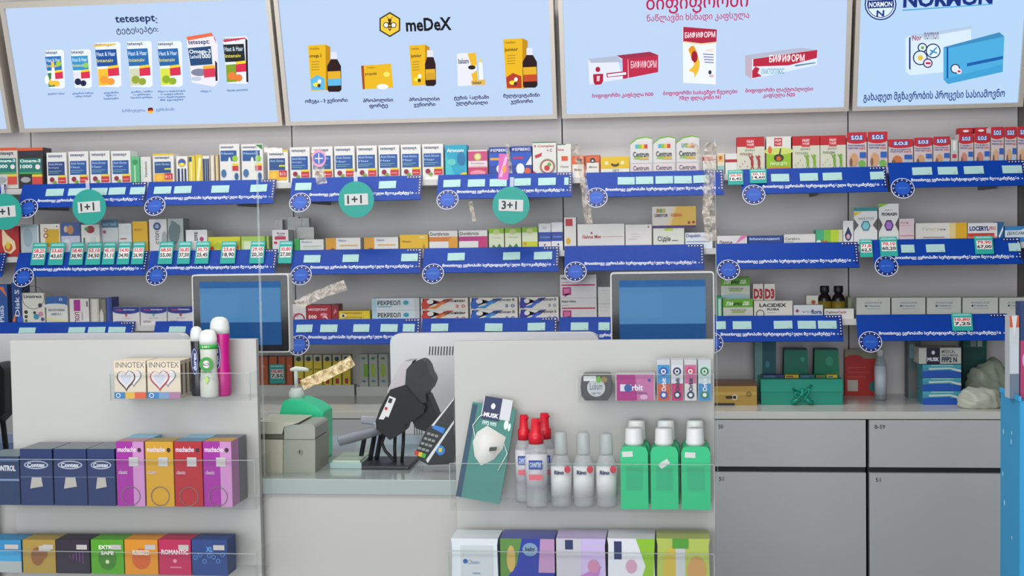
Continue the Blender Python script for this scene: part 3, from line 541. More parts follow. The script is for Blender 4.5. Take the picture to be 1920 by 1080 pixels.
items += [(835, 875, 272, '#1a8cae', [R_(.0, .0, 1, 1, '#1f9cba'), ('p', [(0, 0), (.5, 0), (0, .8)], '#3cb8c0'), T_(.08, .76, .88, .9, '#e8f0f0', 'Airwoony', .02), ('p', [(.5, 0), (1, 0), (1, .2), (.75, .18)], '#d8c828'), ('e', .3, .5, .2, .1, '#5ac0b8'), ('e', .75, .6, .2, .2, '#1470a0')], 'turquoise carton with white title on the top row', {}),
          (878, 914, 281, '#d8c8c8', [R_(0, .62, 1, .95, '#c2447a'), ('c', .5, .76, .2, '#b8b04a'), ('c', .5, .76, .14, '#d8d49a'), R_(.05, .44, .95, .6, '#e0d0d0'), T_(.15, .5, .85, .57, '#9a6a7a', 'Femibion'), R_(0, .05, 1, .4, '#c03a68'), ('e', .5, .2, .4, .1, '#e08a9a')], 'pink and white womens vitamin carton on the top row', {}),
          (917, 956, 276, '#1c3f98', [R_(0, .84, 1, .96, '#22327c'), T_(.06, .85, .94, .95, '#d8dcf0', 'ФЕРВЕКС', .03), R_(0, .4, 1, .8, '#2450b4'), R_(.05, .58, .5, .66, '#d09a3a'), ('e', .6, .3, .25, .16, '#d8e0e8'), ('e', .65, .28, .14, .1, '#d87a3a')], 'blue flu remedy carton, left one of two behind the glare', dict(group='blue flu remedy cartons')),
          (958, 997, 274, '#1c3f98', [R_(0, .84, 1, .96, '#22327c'), T_(.06, .85, .94, .95, '#d8dcf0', 'ФЕРВЕКС', .03), R_(0, .4, 1, .8, '#2450b4'), R_(.1, .6, .6, .66, '#c02a4a'), ('e', .45, .28, .2, .18, '#dce4ec'), ('e', .8, .2, .15, .12, '#d05a2a'), ('p', [(.7, .4), (1, .7), (1, .4)], '#dcdce4')], 'blue flu remedy carton, right one of two beside white fruit carton', dict(group='blue flu remedy cartons')),
          (999, 1043, 266, '#d8d6d0', [R_(0, .97, 1, 1, '#4a7a5a'), T_(.06, .83, .92, .92, '#a83a44', 'B Complex', .02), T_(.6, .72, .82, .8, '#5a3a3a', '+ C', .02), ('p', [(.08, .62), (.4, .7), (.36, .6), (.12, .54)], '#b82a38'), ('c', .62, .3, .34, '#7aa87a'), ('c', .62, .3, .3, '#b83a50'), ('c', .62, .3, .25, '#d8d4c0'), ('c', .6, .26, .12, '#c02a34'), ('c', .7, .36, .08, '#5a9a4a'), ('p', [(0, .05), (.3, .05), (0, .2)], '#b82a38')], 'tall white carton with ringed fruit emblem and green top edge', {}),
          (1045, 1071, 270, '#d8d6d0', [R_(0, .97, .6, 1, '#4a7a5a'), T_(.05, .8, .5, .88, '#a83a44', 'lex'), R_(.3, .5, .75, .64, '#d0522c'), T_(.2, .3, .8, .36, '#6a6a6a', 'Vitamin')], 'white carton with small orange square beside the ringed fruit carton', {}),
          (1072, 1096, 292, '#d2602c', [R_(.06, 0, .94, .6, '#dcd8d0'), ('c', .6, .76, .2, '#2a2a2a'), T_(.2, .3, .8, .4, '#6a4a3a', 'Bio')], 'small orange and white carton, left one of two by the hanging tape', {}),
          (1098, 1125, 291, '#b44a34', [R_(.04, .72, .96, .96, '#d2602c'), R_(.08, 0, .92, .66, '#dcd8d0'), ('c', .5, .76, .18, '#2a2a2a'), ('c', .5, .74, .08, '#a8c8c8'), T_(.25, .42, .8, .5, '#6a4a3a', 'Bio'), R_(.1, .1, .9, .14, '#b44a34')], 'small orange and white carton, right one of two by the hanging tape', {}),
          (1127, 1180, 294, '#dcdad2', [R_(0, .4, 1, 1, '#dcb416'), ('e', .5, .62, .14, .12, '#3a2c1a'), ('e', .5, .7, .11, .08, '#dcb416'), R_(.14, .6, .26, .78, '#e8dca0'), R_(.7, .6, .82, .78, '#e8dca0'), T_(.4, .14, .64, .36, '#3a3a3a', 'ДЕТ'), R_(.08, .16, .3, .2, '#c8b060')], 'wide yellow and white carton left of the arched vitamin cartons', {})]
arch = [(0, 0), (1, 0), (1, .96), (.7, 1), (.3, .97), (0, .84)]
for i, (a, b) in enumerate([(1182, 1223), (1225, 1266), (1268, 1311)]):
    ca = [('p', [(0, .8), (.3, .93), (.7, .97), (1, .93), (1, .96), (.7, 1), (.3, .97), (0, .84)], '#6aa82a')]
    ca += [R_(.22+.14*j, .7, .36+.14*j, .8, c) for j, c in enumerate(['#4aa8c8', '#7ab83a', '#e0b82a', '#c8382a'])]
    ca += [T_(.12, .48, .84, .62, '#22262c', 'Centrum', .02), ('p', [(.1, .44), (.86, .42), (.8, .47), (.3, .49)], '#8ab83a'), ('p', [(.4, .42), (.86, .42), (.8, .47), (.5, .47)], '#d8a83a'), R_(.04, .02, .96, .32, '#d6c8cc'), T_(.12, .14, .84, .26, '#3a2c30', 'Centrum', .02), R_(0, .32, 1, .33, '#a8a4a0')]
    items.append((a, b, 256-i, '#d2d0ce', ca, f'arched grey-white vitamin carton with rainbow squares, {O(i)} of three', dict(shape=arch, group='arched vitamin cartons')))
items += [(1318, 1343, 290, '#d6d4d0', [R_(.0, .7, 1, .9, '#b82a34'), R_(.1, .2, .9, .3, '#8ab8b4')], 'small white carton with red band behind the crumpled tape', {}),
          (1345, 1358, 287, '#d8ccb4', [R_(.1, .6, .9, .9, '#d8a85a'), R_(.3, .7, .6, .85, '#b83a2a'), R_(0, .1, 1, .4, '#8fb8b0')], 'narrow beige carton with orange top beside the crumpled tape', {}),
          (1360, 1382, 288, '#d8d8d4', [R_(0, .72, 1, .95, '#d6d6d2'), R_(0, .58, 1, .72, '#a82434')], 'low white carton with red line at the gap in the strips', {})]
MU = lambda c, g: [R_(0, 0, 1, .74, '#cdccba'), R_(0, .74, 1, 1, '#b5101e'), R_(.34, .7, .64, .94, '#c83a40'), T_(.37, .84, .61, .91, '#f0dada', 'MUM', .03), T_(.37, .76, .61, .83, '#f0dada', 'ЧАЙ', .03), T_(.3, .62, .64, .67, '#6a7a5a', 'БИО'), T_(.1, .5, .56, .57, c, 'ПЛОДЫ', .02)] + \
    [('e', .55+.25*j, .3, .05, .12, g) for j in range(2)] + [('c', .55+.25*j, .46, .05, g) for j in range(2)] + [('p', [(.5+.25*j, .36), (.42+.25*j, .48), (.44+.25*j, .5), (.55+.25*j, .4)], g) for j in range(2)] + [('p', [(.46+.25*j, .08), (.55+.25*j, .26), (.64+.25*j, .08), (.6+.25*j, .08), (.55+.25*j, .2), (.5+.25*j, .08)], g) for j in range(2)] + [('c', .1+.09*j, .2+.07*(j % 3), .02, g) for j in range(4)]
items += [(1382, 1433, 257, '#b5101e', MU('#8a3a30', '#a02a2c'), 'red-topped white carton with dancing red figures', dict(top='#8a1018')),
          (1437, 1483, 256, '#d8d8d0', [R_(0, 0, 1, .6, '#8fba1c'), ('e', .5, .6, .6, .1, '#c8d46a'), R_(.32, .74, .64, .96, '#b8202c'), T_(.36, .86, .6, .93, '#f0dada', 'MUM', .03), T_(.36, .77, .6, .84, '#f0dada', 'ЧАЙ', .03), ('e', .14, .64, .08, .1, '#d0722c'), ('e', .5, .42, .2, .1, '#2a2a18'), ('c', .5, .4, .1, '#c85a1c'), ('p', [(.5, .5), (.56, .68), (.6, .68), (.56, .5)], '#2a2a18'), T_(.14, .2, .84, .3, '#e8f0c0', 'УМНЫЕ ДЕТИ', .02), R_(.08, .0, .96, .16, '#d8721c')], 'lime and white tea carton with orange bird, among the red-topped ones', {}),
          (1486, 1537, 255, '#b5101e', MU('#8a9a6a', '#7aa81c'), 'red-topped carton with green figures, left one of the pair', {}),
          (1538, 1586, 254, '#b5101e', MU('#5a6a3a', '#6f9f28'), 'red-topped carton with green figures, right one of the pair', {})]
def SOS(c1='#c89a6a', g=True, t='Бактерицидный'):
    return [R_(0, .74, 1, 1, '#be0f22'), ('e', .5, .76, .5, .08, '#be0f22'), R_(.18, .78, .82, .92, '#2c4fa0'), T_(.22, .79, .78, .91, '#e4e8f2', 'S.O.S', .04), T_(.06, .6, .9, .66, '#2a4a90', t, .02), T_(.06, .52, .6, .58, '#2a4a90', 'пластырь', .02), T_(.64, .52, .92, .58, '#c8203a', 'KIDS', .02), ('e', .35, .24, .2, .18, c1), ('e', .2, .16, .08, .12, '#7a5a48'), R_(.64, .28, .96, .44, '#1c58b0'), ('e', .75, .12, .18, .1, '#6aa84a' if g else '#9ac0d8')]
so = [(1588, 1625, 248, True, 'leftmost tall one with slanted top'), (1627, 1664, 247, True, 'second tall one with slanted top'), (1666, 1712, 261, False, 'wide low one'), (1714, 1748, 258, False, 'left of the small low pair'), (1750, 1781, 256, False, 'right of the small low pair')]
for i, (a, b, t, g, l) in enumerate(so):
    items.append((a, b, t, '#c8b8b8', SOS('#c8966a' if i != 2 else '#c0703a', g, 'Защита' if i == 2 else 'Бактерицид'), f'red and white plaster carton on the top row, {l}', dict(group='red-topped plaster cartons', bpx=1700 if a > 1600 else 1620, shape=[(0, 0), (1, 0), (1, 1), (.5, 1), (0, .86)] if i < 2 else None)))
items += [(1783, 1796, 262, '#b8bcb8', [R_(.2, .3, .8, .45, '#b82a44'), R_(.3, .6, .7, .95, '#dcdedc')], 'slim silver tube standing between the red plaster cartons', dict(depth=.03)),
          (1798, 1825, 251, '#c8b8b8', SOS('#c07a68', False, 'Турист'), 'red and white plaster carton, left of pair right of the slim tube', dict(group='red-topped plaster cartons')),
          (1827, 1856, 250, '#c8b8b8', SOS('#c07a68', False, 'Турист'), 'red and white plaster carton, right of pair right of the slim tube', dict(group='red-topped plaster cartons')),
          (1798, 1824, 240, '#a8101e', [R_(.1, .9, .9, .98, '#c01828'), ('e', .5, .92, .22, .03, '#e8dcdc')], 'red hanging-tab carton behind the plaster pair, left one', dict(Y=-.2, depth=.04, group='hanging-tab cartons at the back')),
          (1827, 1852, 239, '#a8101e', [R_(.1, .9, .9, .98, '#c01828'), ('e', .5, .92, .22, .03, '#e8dcdc')], 'red hanging-tab carton behind the plaster pair, right one', dict(Y=-.2, depth=.04, group='hanging-tab cartons at the back')),
          (1858, 1882, 238, '#c8b8b8', SOS('#c8a078', False, 'Пластырь'), 'tall red plaster carton near the right end, first of three', dict(group='red-topped plaster cartons')),
          (1884, 1906, 238, '#c8b8b8', SOS('#c8a078', False, 'Пластырь'), 'tall red plaster carton near the right end, second of three', dict(group='red-topped plaster cartons')),
          (1908, 1932, 237, '#c8b8b8', SOS('#c8a078', False, 'Пластырь'), 'tall red plaster carton at the right end, cut off by the photo', dict(group='red-topped plaster cartons'))]
row(1, items)

# ---- middle row
def dori(c, c2): return [R_(0, .76, 1, 1, '#dad8d4'), T_(.04, .78, .7, .94, '#22242a', 'Dorithricin', .02), R_(0, .5, 1, .72, c), R_(0, .12, 1, .5, '#dcdad6'), ('p', [(.68, .12), (1, .12), (1, .72), (.8, .72), (.68, .5)], c2)]
def lime(c): return [R_(0, .78, 1, 1, '#84b41c'), ('e', .5, .84, .22, .12, '#b8c07a'), T_(.2, .56, .8, .62, '#7a9a5a', 'Гастро'), ('p', [(.1, .1), (.3, .3), (.5, .16), (.7, .34), (.9, .1)], c)]
def lowbox(c): return [T_(.08, .74, .5, .9, '#4a6aa0', 'Веро', .01), R_(.12, .5, .9, .56, c), R_(.12, .4, .7, .42, c)]
items = [(-6, 36, 424, '#9a1c1e', [R_(0, 0, 1, 1, '#ac1e20'), ('p', [(.25, .95), (.5, .7), (.8, .5), (.85, .25), (.6, .08), (.35, .15), (.25, .4)], '#e8cfa8'), ('e', .52, .3, .18, .14, '#c85a28'), ('e', .5, .36, .1, .12, '#d8b82a')], 'red carton with cream flame drop at the left edge', {}),
         (39, 73, 421, '#9fb0b8', [R_(.05, .1, .9, .9, '#aebcc2'), R_(.92, .05, 1, .95, '#d8dcdc'), ('e', .4, .6, .25, .3, '#96aab4')], 'pale blue-grey carton beside the red flame carton', {}),
         (76, 113, 420, '#dcd6ca', [R_(.25, .3, .95, .84, '#d0a41c'), ('c', .28, .82, .1, '#9a4a20'), ('c', .28, .82, .06, '#e0dccc'), ('c', .28, .64, .12, '#9a4a20'), ('c', .28, .64, .07, '#e0dccc'), ('c', .85, .92, .03, '#22222a')], 'white carton with golden square and brown figure eight', {}),
         (115, 150, 417, '#b8b8cc', [R_(0, .6, 1, 1, '#34508c'), ('e', .5, .78, .18, .14, '#b07a50'), ('e', .25, .8, .1, .1, '#c8a88a'), ('e', .3, .3, .2, .2, '#cfd2da')], 'blue and lilac carton showing a family', {}),
         (153, 187, 421, '#d6d4d0', [('e', .5, .84, .24, .12, '#94242c'), ('e', .3, .86, .12, .06, '#4a8a3a'), R_(.1, .4, .2, .58, '#4a6a4a'), R_(.5, .3, .8, .6, '#c4c8c4')], 'white carton with dark red berries', {}),
         (190, 222, 412, '#ccd0d2', [R_(0, .78, 1, 1, '#3f6f8c'), T_(.1, .82, .9, .94, '#9cc0d0', 'МАГНИЙ', .02), ('c', .2, .66, .1, '#b04a5a')], 'taller white carton with steel blue top', dict(Y=-.245, depth=.05)),
         (223, 247, 419, '#cdd0cf', [R_(.1, .5, .6, .54, '#b04a5a'), R_(.1, .2, .8, .22, '#a8acac')], 'plain pale grey carton left of the yellow one', {}),
         (249, 277, 415, '#d0a018', [R_(0, 0, 1, 1, '#d8a81c'), T_(.12, .7, .7, .8, '#8a6410', 'форте 1'), ('p', [(.6, 0), (1, 0), (1, .5)], '#e4c048')], 'upright golden yellow carton on the middle row', {}),
         (280, 313, 411, '#d4d2d0', [('c', .45, .8, .22, '#2c4878'), ('c', .45, .8, .12, '#8a9ab8'), ('v', .36, .3, .56, .66, '#2a2f3a', 'СТОП', .02), ('e', .86, .4, .16, .26, '#98a4a8')], 'white carton with navy flower emblem', {}),
         (315, 344, 410, '#8a9696', [R_(.0, 0, 1, 1, '#a2aaa8'), ('e', .4, .6, .36, .32, '#5f7274'), ('e', .7, .7, .12, .14, '#5f7274'), ('e', .3, .9, .08, .06, '#5f7274')], 'grey-green carton with a dark hand shape', {}),
         (349, 389, 431, '#dcdada', [('v', .4, .56, .56, .92, '#22242e', 'EFFE', .03), ('c', .74, .62, .1, '#a83468'), R_(.1, .2, .9, .24, '#b8c8c8')], 'short white carton with pink dot', {}),
         (391, 451, 444, '#c8cc24', [R_(0, .3, 1, 1, '#d0cc20'), ('p', [(0, .3), (.3, .7), (.6, .4), (1, .8), (1, .3)], '#a8b82a'), ('e', .12, .3, .06, .14, '#b83a2a'), ('e', .88, .36, .07, .16, '#c8623a')], 'wide yellow-lime carton behind two teal price cards', {}),
         (453, 504, 443, '#b8cc7a', [R_(0, .76, 1, 1, '#9cc04a'), R_(.1, .1, .8, .7, '#cfdcb8'), R_(.86, .0, .94, 1, '#5a7a2a')], 'wide pale green carton left of the white pink-marked one', {}),
         (511, 541, 431, '#d8d2d4', [T_(.3, .8, .8, .9, '#5a3a5a', 'Rosa', .02), R_(.15, .58, .85, .72, '#b42a4a'), R_(.1, .4, .3, .5, '#b42a4a'), R_(.3, .74, .7, .76, '#8a6a8a')], 'white carton with dark pink blocks by the strip joint', {}),
         (552, 562, 448, '#2f9a48', [R_(.1, 0, .9, 1, '#3aa854')], 'narrow bright green carton end beside a low white carton', {}),
         (563, 607, 449, '#d6d8d4', lowbox('#9aba9a'), 'low white carton with green line, first in the centre bay', {}),
         (611, 676, 446, '#d8d6d2', [R_(0, 0, .3, 1, '#cf9420'), ('e', .2, .2, .08, .14, '#8a3a1a'), T_(.38, .74, .6, .9, '#4a6aa0', 'Веро'), R_(.4, .48, .92, .56, '#d8a85a')], 'low white carton with amber left end, first of two', dict(group='low amber-ended cartons')),
         (683, 747, 445, '#d8d6d2', [R_(0, 0, .3, 1, '#cf9420'), ('e', .2, .2, .08, .14, '#8a3a1a'), T_(.38, .74, .6, .9, '#4a6aa0', 'Веро'), R_(.4, .48, .92, .56, '#d8a85a')], 'low white carton with amber left end, second of two', dict(group='low amber-ended cartons')),
         (750, 803, 440, '#d6a614', [R_(0, 0, 1, 1, '#dcb01a'), T_(.06, .56, .4, .68, '#8a2a1a', 'Vitam', .02), ('p', [(.8, .2), (.9, .2), (.85, .5)], '#9a7a1a'), R_(.7, .78, .9, .92, '#e0c87a')], 'low golden yellow carton left of the orange-banded carton', {}),
         (805, 858, 433, '#dad8d4', dori('#d27a26', '#dc9a24'), 'white carton with orange band and orange curve', {}),
         (861, 914, 432, '#dad8d4', dori('#b02a78', '#c02a70'), 'white carton with magenta band and magenta curve', {}),
         (917, 945, 428, '#cfd6b8', lime('#4a7a2a'), 'lime-topped white carton, leftmost of the three', dict(group='lime-topped small cartons')),
         (947, 977, 427, '#cfd6b8', lime('#4a7a2a'), 'lime-topped white carton, middle one of the three', dict(group='lime-topped small cartons')),
         (979, 1008, 426, '#cfd6b8', [R_(0, .78, 1, 1, '#84b41c'), ('e', .5, .84, .22, .12, '#b8c07a'), R_(0, 0, 1, .4, '#c0c41c'), ('c', .2, .3, .1, '#c8822a')], 'lime-topped carton with yellow base, rightmost of the three', dict(group='lime-topped small cartons')),
         (1010, 1033, 419, '#d4d4d8', [('e', .5, .84, .2, .06, '#b8bcc4'), R_(0, .34, 1, .68, '#1f3f98'), T_(.1, .46, .9, .54, '#7a9ad8', 'Аква'), ('c', .5, .22, .08, '#c02a2a')], 'small white carton with blue band and red dot', {}),
         (1034, 1055, 417, '#d8d8dc', [R_(0, .34, 1, .66, '#1f3f98'), T_(.1, .46, .9, .54, '#7a9ad8', 'Аква'), ('c', .6, .22, .08, '#22242e')], 'small white carton with blue band and black dot', {}),
         (1058, 1080, 408, '#d8d4d0', [R_(.12, .74, .72, .96, '#b4242c'), ('e', .34, .28, .2, .1, '#d0a41c')], 'tall white carton with red square behind the tape', dict(bpx=1060)),
         (1083, 1171, 420, '#dcd8d6', [T_(.1, .44, .5, .58, '#a8382c', 'Galvus Met', .03), ('p', [(.27, .62), (.3, .72), (.33, .62)], '#a8382c'), R_(.52, .5, .96, .52, '#c89a90')], 'long plain white carton with red lettering', {}),
         (1173, 1222, 421, '#dcd8d6', [R_(.2, .6, .5, .62, '#b8b4b4'), R_(.25, .5, .6, .52, '#b8b4b4'), R_(.1, .4, .45, .42, '#b8b4b4'), ('c', .88, .9, .03, '#8a2a2a')], 'plain white carton with a tiny brown corner dot', {}),
         (1225, 1283, 428, '#d6d8cc', [('e', .5, .94, .16, .06, '#b4cc2a'), T_(.14, .32, .56, .62, '#22262a', 'Сідіе', .02), R_(.6, .38, .8, .42, '#5a5a5a')], 'white carton with black script lettering under the orange-white carton', {}),
         (1285, 1336, 436, '#d8dce2', [T_(.04, .64, .56, .92, '#22367a', 'Depakin', .02), R_(.04, .4, .9, .46, '#8a98b8'), R_(.6, .7, .9, .74, '#a8b0c0')], 'white carton with navy title by the edge of the clear screen', {}),
         (1345, 1401, 442, '#d8d4d6', [('p', [(.6, .3), (.8, 1), (1, 1), (1, .9)], '#d87ab0'), T_(.06, .2, .5, .6, '#3a3438', 'Летра', .02)], 'low white carton with pink slanting stripe', {}),
         (1403, 1468, 442, '#1a3f8c', [T_(.04, .6, .9, .84, '#c8d8f0', 'Мексидол', .03), R_(.04, .3, .3, .36, '#7a9ac8')], 'low deep blue carton on the middle row', {}),
         (1470, 1529, 439, '#d8d6d2', [T_(.04, .54, .5, .76, '#4a4a4a', 'Cerebro'), R_(.04, .4, .3, .44, '#8a8a8a')], 'low white carton right of the deep blue carton', {}),
         (1530, 1580, 431, '#3aa878', [R_(.3, 0, .6, 1, '#7abc3c'), R_(.55, 0, .85, 1, '#b4cc28'), R_(.85, 0, 1, 1, '#c8cca8'), ('e', .1, .2, .1, .2, '#cfe8dc'), T_(.16, .16, .44, .42, '#c8523a', 'Лив', .03)], 'green to yellow carton with small red lettering', {}),
         (1581, 1600, 414, '#d8d8d6', [('p', [(.5, .78), (.85, .45), (.75, .28), (.5, .2), (.25, .28), (.15, .45)], '#1c2c5a'), ('e', .5, .38, .18, .1, '#d0a0a8')], 'narrow white carton with navy drop', dict(bpx=1580)),
         (1601, 1645, 389, '#d8dad6', [R_(0, .9, 1, 1, '#1a7f80'), ('p', [(0, .88), (.36, .88), (0, .76)], '#d8b42a'), T_(.18, .66, .84, .73, '#8aa09a', 'АКНЕ СТОП', .03), ('p', [(0, .7), (.2, .52), (0, .36)], '#5a5858'), ('p', [(1, .7), (.8, .52), (1, .36)], '#5a5858'), ('p', [(.5+.21*math.cos(i*math.pi/3), .5+.15*math.sin(i*math.pi/3)) for i in range(6)], '#2a6a8a'), ('p', [(.5+.16*math.cos(i*math.pi/3), .5+.115*math.sin(i*math.pi/3)) for i in range(6)], '#7ac0c8')], 'white carton with teal hexagon and teal top', dict(bpx=1650)),
         (1648, 1685, 382, '#d8dad6', [('p', [(0, 1), (.5, 1), (0, .9)], '#7ab42a'), T_(.14, .7, .92, .78, '#1c1c22', 'PSORIASIN', .04), T_(.3, .82, .7, .86, '#7a7a7a', 'фито'), ('p', [(0, .66), (.18, .48), (0, .3)], '#4a4848'), ('p', [(1, .66), (.82, .48), (1, .3)], '#4a4848'), ('p', [(.5+.24*math.cos(i*math.pi/3), .46+.15*math.sin(i*math.pi/3)) for i in range(6)], '#3a1a5a'), ('p', [(.5+.18*math.cos(i*math.pi/3), .46+.11*math.sin(i*math.pi/3)) for i in range(6)], '#9a6ab8')], 'tall white carton with purple hexagon', {}),
         (1686, 1714, 410, '#d0bcc0', [R_(0, 0, 1, 1, '#d4c2c6'), T_(.1, .8, .6, .88, '#a85a68', 'Рози'), R_(.05, .3, .95, .33, '#b86a78'), R_(.05, .72, .8, .73, '#b86a78')], 'pale pink carton right of the purple hexagon carton', {}),
         (1717, 1813, 418, '#d6d4cc', [R_(.76, 0, 1, 1, '#d8a81c'), R_(.66, 0, .78, 1, '#dcc88a'), T_(.14, .6, .58, .78, '#b8b4a4', 'Гепатрин'), R_(.14, .26, .56, .32, '#9a9890')], 'long cream carton with golden right end', {}),
         (1815, 1870, 418, '#d8d8da', [R_(0, .2, .9, .48, '#c83a24'), T_(.05, .6, .72, .84, '#1c2c6a', 'LOCERYL', .05), T_(.73, .62, .95, .82, '#c83a24', 'PRO', .02), R_(0, .1, 1, .3, '#d88a6a')], 'white carton with navy title and orange-red stripe', {}),
         (1871, 1882, 416, '#1a5a8c', [('p', [(.1, .3), (.9, .8), (.9, .6), (.3, .2)], '#d8e4ec')], 'narrow dark blue carton end near the right edge', {}),
         (1884, 1932, 424, '#2a7ab8', [R_(0, .3, 1, .74, '#cfdce4'), T_(.08, .42, .96, .66, '#2a3a4a', 'ДЕКСАМЕТ', .02), ('p', [(.6, .74), (1, 1), (1, .74)], '#e0e8ec')], 'blue and white carton at the right end of the middle row', {})]
row(2, items)
# orange/white carton stacked on top of another
zc_ = at(1253, 428, YF).z+.0006
carton(1223, 1305, 387, zc_, YF, '#d8d2c8', [R_(0, 0, 1, .12, '#4a2a6a'), ('p', [(.4, .12), (1, .12), (1, 1), (.55, 1)], '#e0b44a'), ('p', [(.32, .12), (.42, .12), (.56, 1), (.48, 1)], '#e4d0a0'), R_(.1, .72, .16, .9, '#b08a3a'), R_(.17, .72, .23, .9, '#6a9a5a'), R_(.24, .72, .3, .9, '#c8a83a'), T_(.05, .52, .36, .66, '#3a3450', 'CRESTOR', .04), T_(.43, .52, .68, .68, '#c8622a', 'НОВИНКА', .03), ('c', .84, .24, .03, '#8a2a1a'), ('c', .94, .26, .03, '#8a2a1a')], 'orange and white carton with purple base, stacked on a white carton', depth=.05)
# grey packs stacked behind the strip joint
for i, (a, b, t, Y) in enumerate([(516, 530, 412, -.17), (528, 560, 407, -.14), (560, 580, 409, -.14), (540, 589, 426, -.2)]):
    carton(a, b, t, SB(2, 530) if (a+b)/2 < 547 else SB(2, 560), Y, mat('#9b9c98', .4, .2), [R_(.3, 0, .34, 1, '#7e807c'), R_(.7, .1, .73, .9, '#b4b6b2')], ['narrow silver-grey pack behind the pink-marked carton', 'tallest silver-grey pack near the wall seam', 'silver-grey pack right of the wall seam', 'lower silver-grey pack in front of the tall ones'][i], 'silver-grey packs at the strip joint', depth=.022)

# ---- lowest row
kaps = lambda t, c, c2, c3: [('p', [(.02, .05), (.12, .6), (.04, .98), (.14, .98), (.2, .5), (.5, .5), (.7, .95), (.55, .95), (.4, .7), (.24, .75), (.14, .6)], c), ('e', .1, .45, .09, .4, c), ('p', [(.1, .14), (.32, .1), (.62, .9), (.46, .7), (.3, .35)], c2), ('e', .2, .7, .07, .2, '#e0dcd8'), T_(.48, .66, .94, .92, '#22242a', t, .03), T_(.74, .18, .94, .44, c3, 'З  О', .04)]
items = [(-10, 14, 534, '#133f86', [R_(0, 0, 1, 1, '#164a94'), ('p', [(.3, .95), (1, .7), (.7, .95)], '#d86a2a'), ('v', .3, .1, .7, .5, '#c8d8e8', 'PlusS', .02)], 'deep blue carton cut off by the left edge, lowest row', {}),
         (22, 41, 530, '#123a7c', [('v', .3, .22, .75, .84, '#c8d8e8', 'Disk S', .02), ('p', [(0, .1), (.3, .1), (.3, .3)], '#d87a2a'), ('e', .8, .12, .3, .12, '#2a5ac0')], 'tall narrow deep blue carton with upright lettering', {}),
         (42, 84, 549, '#d8d6c8', [T_(.08, .84, .88, .94, '#1f2a50', 'Linistress', .03), ('g', .5, .86, .5, .02, '#4a4a4a'), ('c', .16, .42, .08, '#22241c'), ('c', .16, .28, .07, '#2a3418'), ('c', .16, .16, .06, '#3a6a1a'), ('c', .8, .62, .09, '#3a2a4a'), ('c', .62, .28, .12, '#3a8aa8'), ('c', .82, .36, .1, '#c87aa0'), ('c', .9, .2, .08, '#4a4a8a'), ('c', .55, .4, .06, '#22242a')], 'white carton with coloured dots and butterflies', {}),
         (87, 127, 556, '#d6d6d0', [R_(0, .68, 1, 1, '#1c5aa0'), ('e', .4, .68, .6, .08, '#d6d6d0'), T_(.62, .86, .76, .94, '#e0e8f0', 'Ω', .02), T_(.1, .5, .86, .58, '#5a6a7a', 'МАСЛО РЫБЬЕ', .02), T_(.22, .36, .7, .44, '#5a6a7a', 'ОМЕГА 3', .02), ('p', [(0, .2), (1, .1), (1, .2), (0, .3)], '#d8d0a0')], 'white carton with blue top and small omega sign', {}),
         (131, 167, 560, '#d8d4d0', [R_(.22, .54, .56, .96, '#a81a8a'), ('v', .26, .1, .5, .5, '#8a2a5a', 'ПОЛ', .03), R_(.88, .7, .94, .9, '#4a3a3a'), ('v', .6, .2, .72, .5, '#9a8a9a', 'крем')], 'white carton with magenta block', {}),
         (170, 186, 560, '#b8b4ac', [R_(.2, .5, .8, .96, '#d4d0c8'), ('e', .5, .3, .3, .3, '#cfcbc0')], 'white-capped pack, left one of the pair beside magenta-block carton', {}),
         (187, 199, 560, '#6f6c62', [('e', .3, .3, .3, .3, '#cfcbc0'), R_(.4, .5, .9, .96, '#7e7a6e')], 'olive grey pack, right one of the pair beside dark blue carton', {}),
         (200, 210, 558, '#2a3f8c', [R_(.1, 0, .5, 1, '#3450a0')], 'slim dark blue carton right of the olive grey pack', {})]
for i, (a, b) in enumerate([(212, 262), (264, 313), (315, 364)]):
    items.append((a, b, 576-i*.4, '#dad8d8', [R_(0, .76, 1, 1, '#1a2f8c'), ('e', .5, .78, .5, .16, '#1a2f8c'), T_(.14, .8, .42, .9, '#c83a5a', 'Neo', .03), T_(.42, .8, .84, .9, '#dfe2f0', 'biotique', .03), ('c', .5, .56, .05, ['#d85a4a', '#4ab8a8', '#b02a4a'][i]), T_(.34, .34, .68, .42, '#9a9898', 'probio'), R_(.1, .16, .4, .24, '#a89a9a')], f'white carton with navy wavy top left of the left monitor, {O(i)} of three', dict(group='navy wavy-topped cartons')))
items += [(541, 574, 570, '#dcd8d6', [T_(.06, .3, .6, .5, '#8a3a4a', 'ЭРЕСПАЛ'), ('g', .6, .2, .34, .08, '#b01f40')], 'white carton with crimson curve right of the left monitor', {}),
          (576, 621, 572, '#b0142a', [T_(.06, .66, .86, .82, '#f0d0d4', 'МИЛДРОНАТ', .03), T_(.06, .24, .4, .44, '#f0e0d0', '500', .04), ('e', .7, .46, .15, .1, '#e08a9a'), ('p', [(.6, .3), (.8, .4), (.9, .14), (.76, .3)], '#f0dcdc')], 'crimson carton with white title in the lowest row', {}),
          (622, 635, 571, '#8a1624', [('p', [(.2, .4), (.5, .8), (.8, .6), (.4, .5)], '#d8707a')], 'narrow dark red carton end beside the crimson carton', {}),
          (636, 694, 583, '#dcc01a', [T_(.1, .7, .74, .9, '#8a5a1a', 'АМЛОДИН', .03), ('e', .14, .6, .1, .18, '#e8e0c0'), ('c', .14, .6, .04, '#22241c'), R_(.82, 0, .96, 1, '#dfc820'), T_(.1, .4, .74, .56, '#a8841a', 'таблетки', .02)], 'low yellow carton with small eye-like mark', {})]
row(3, items)
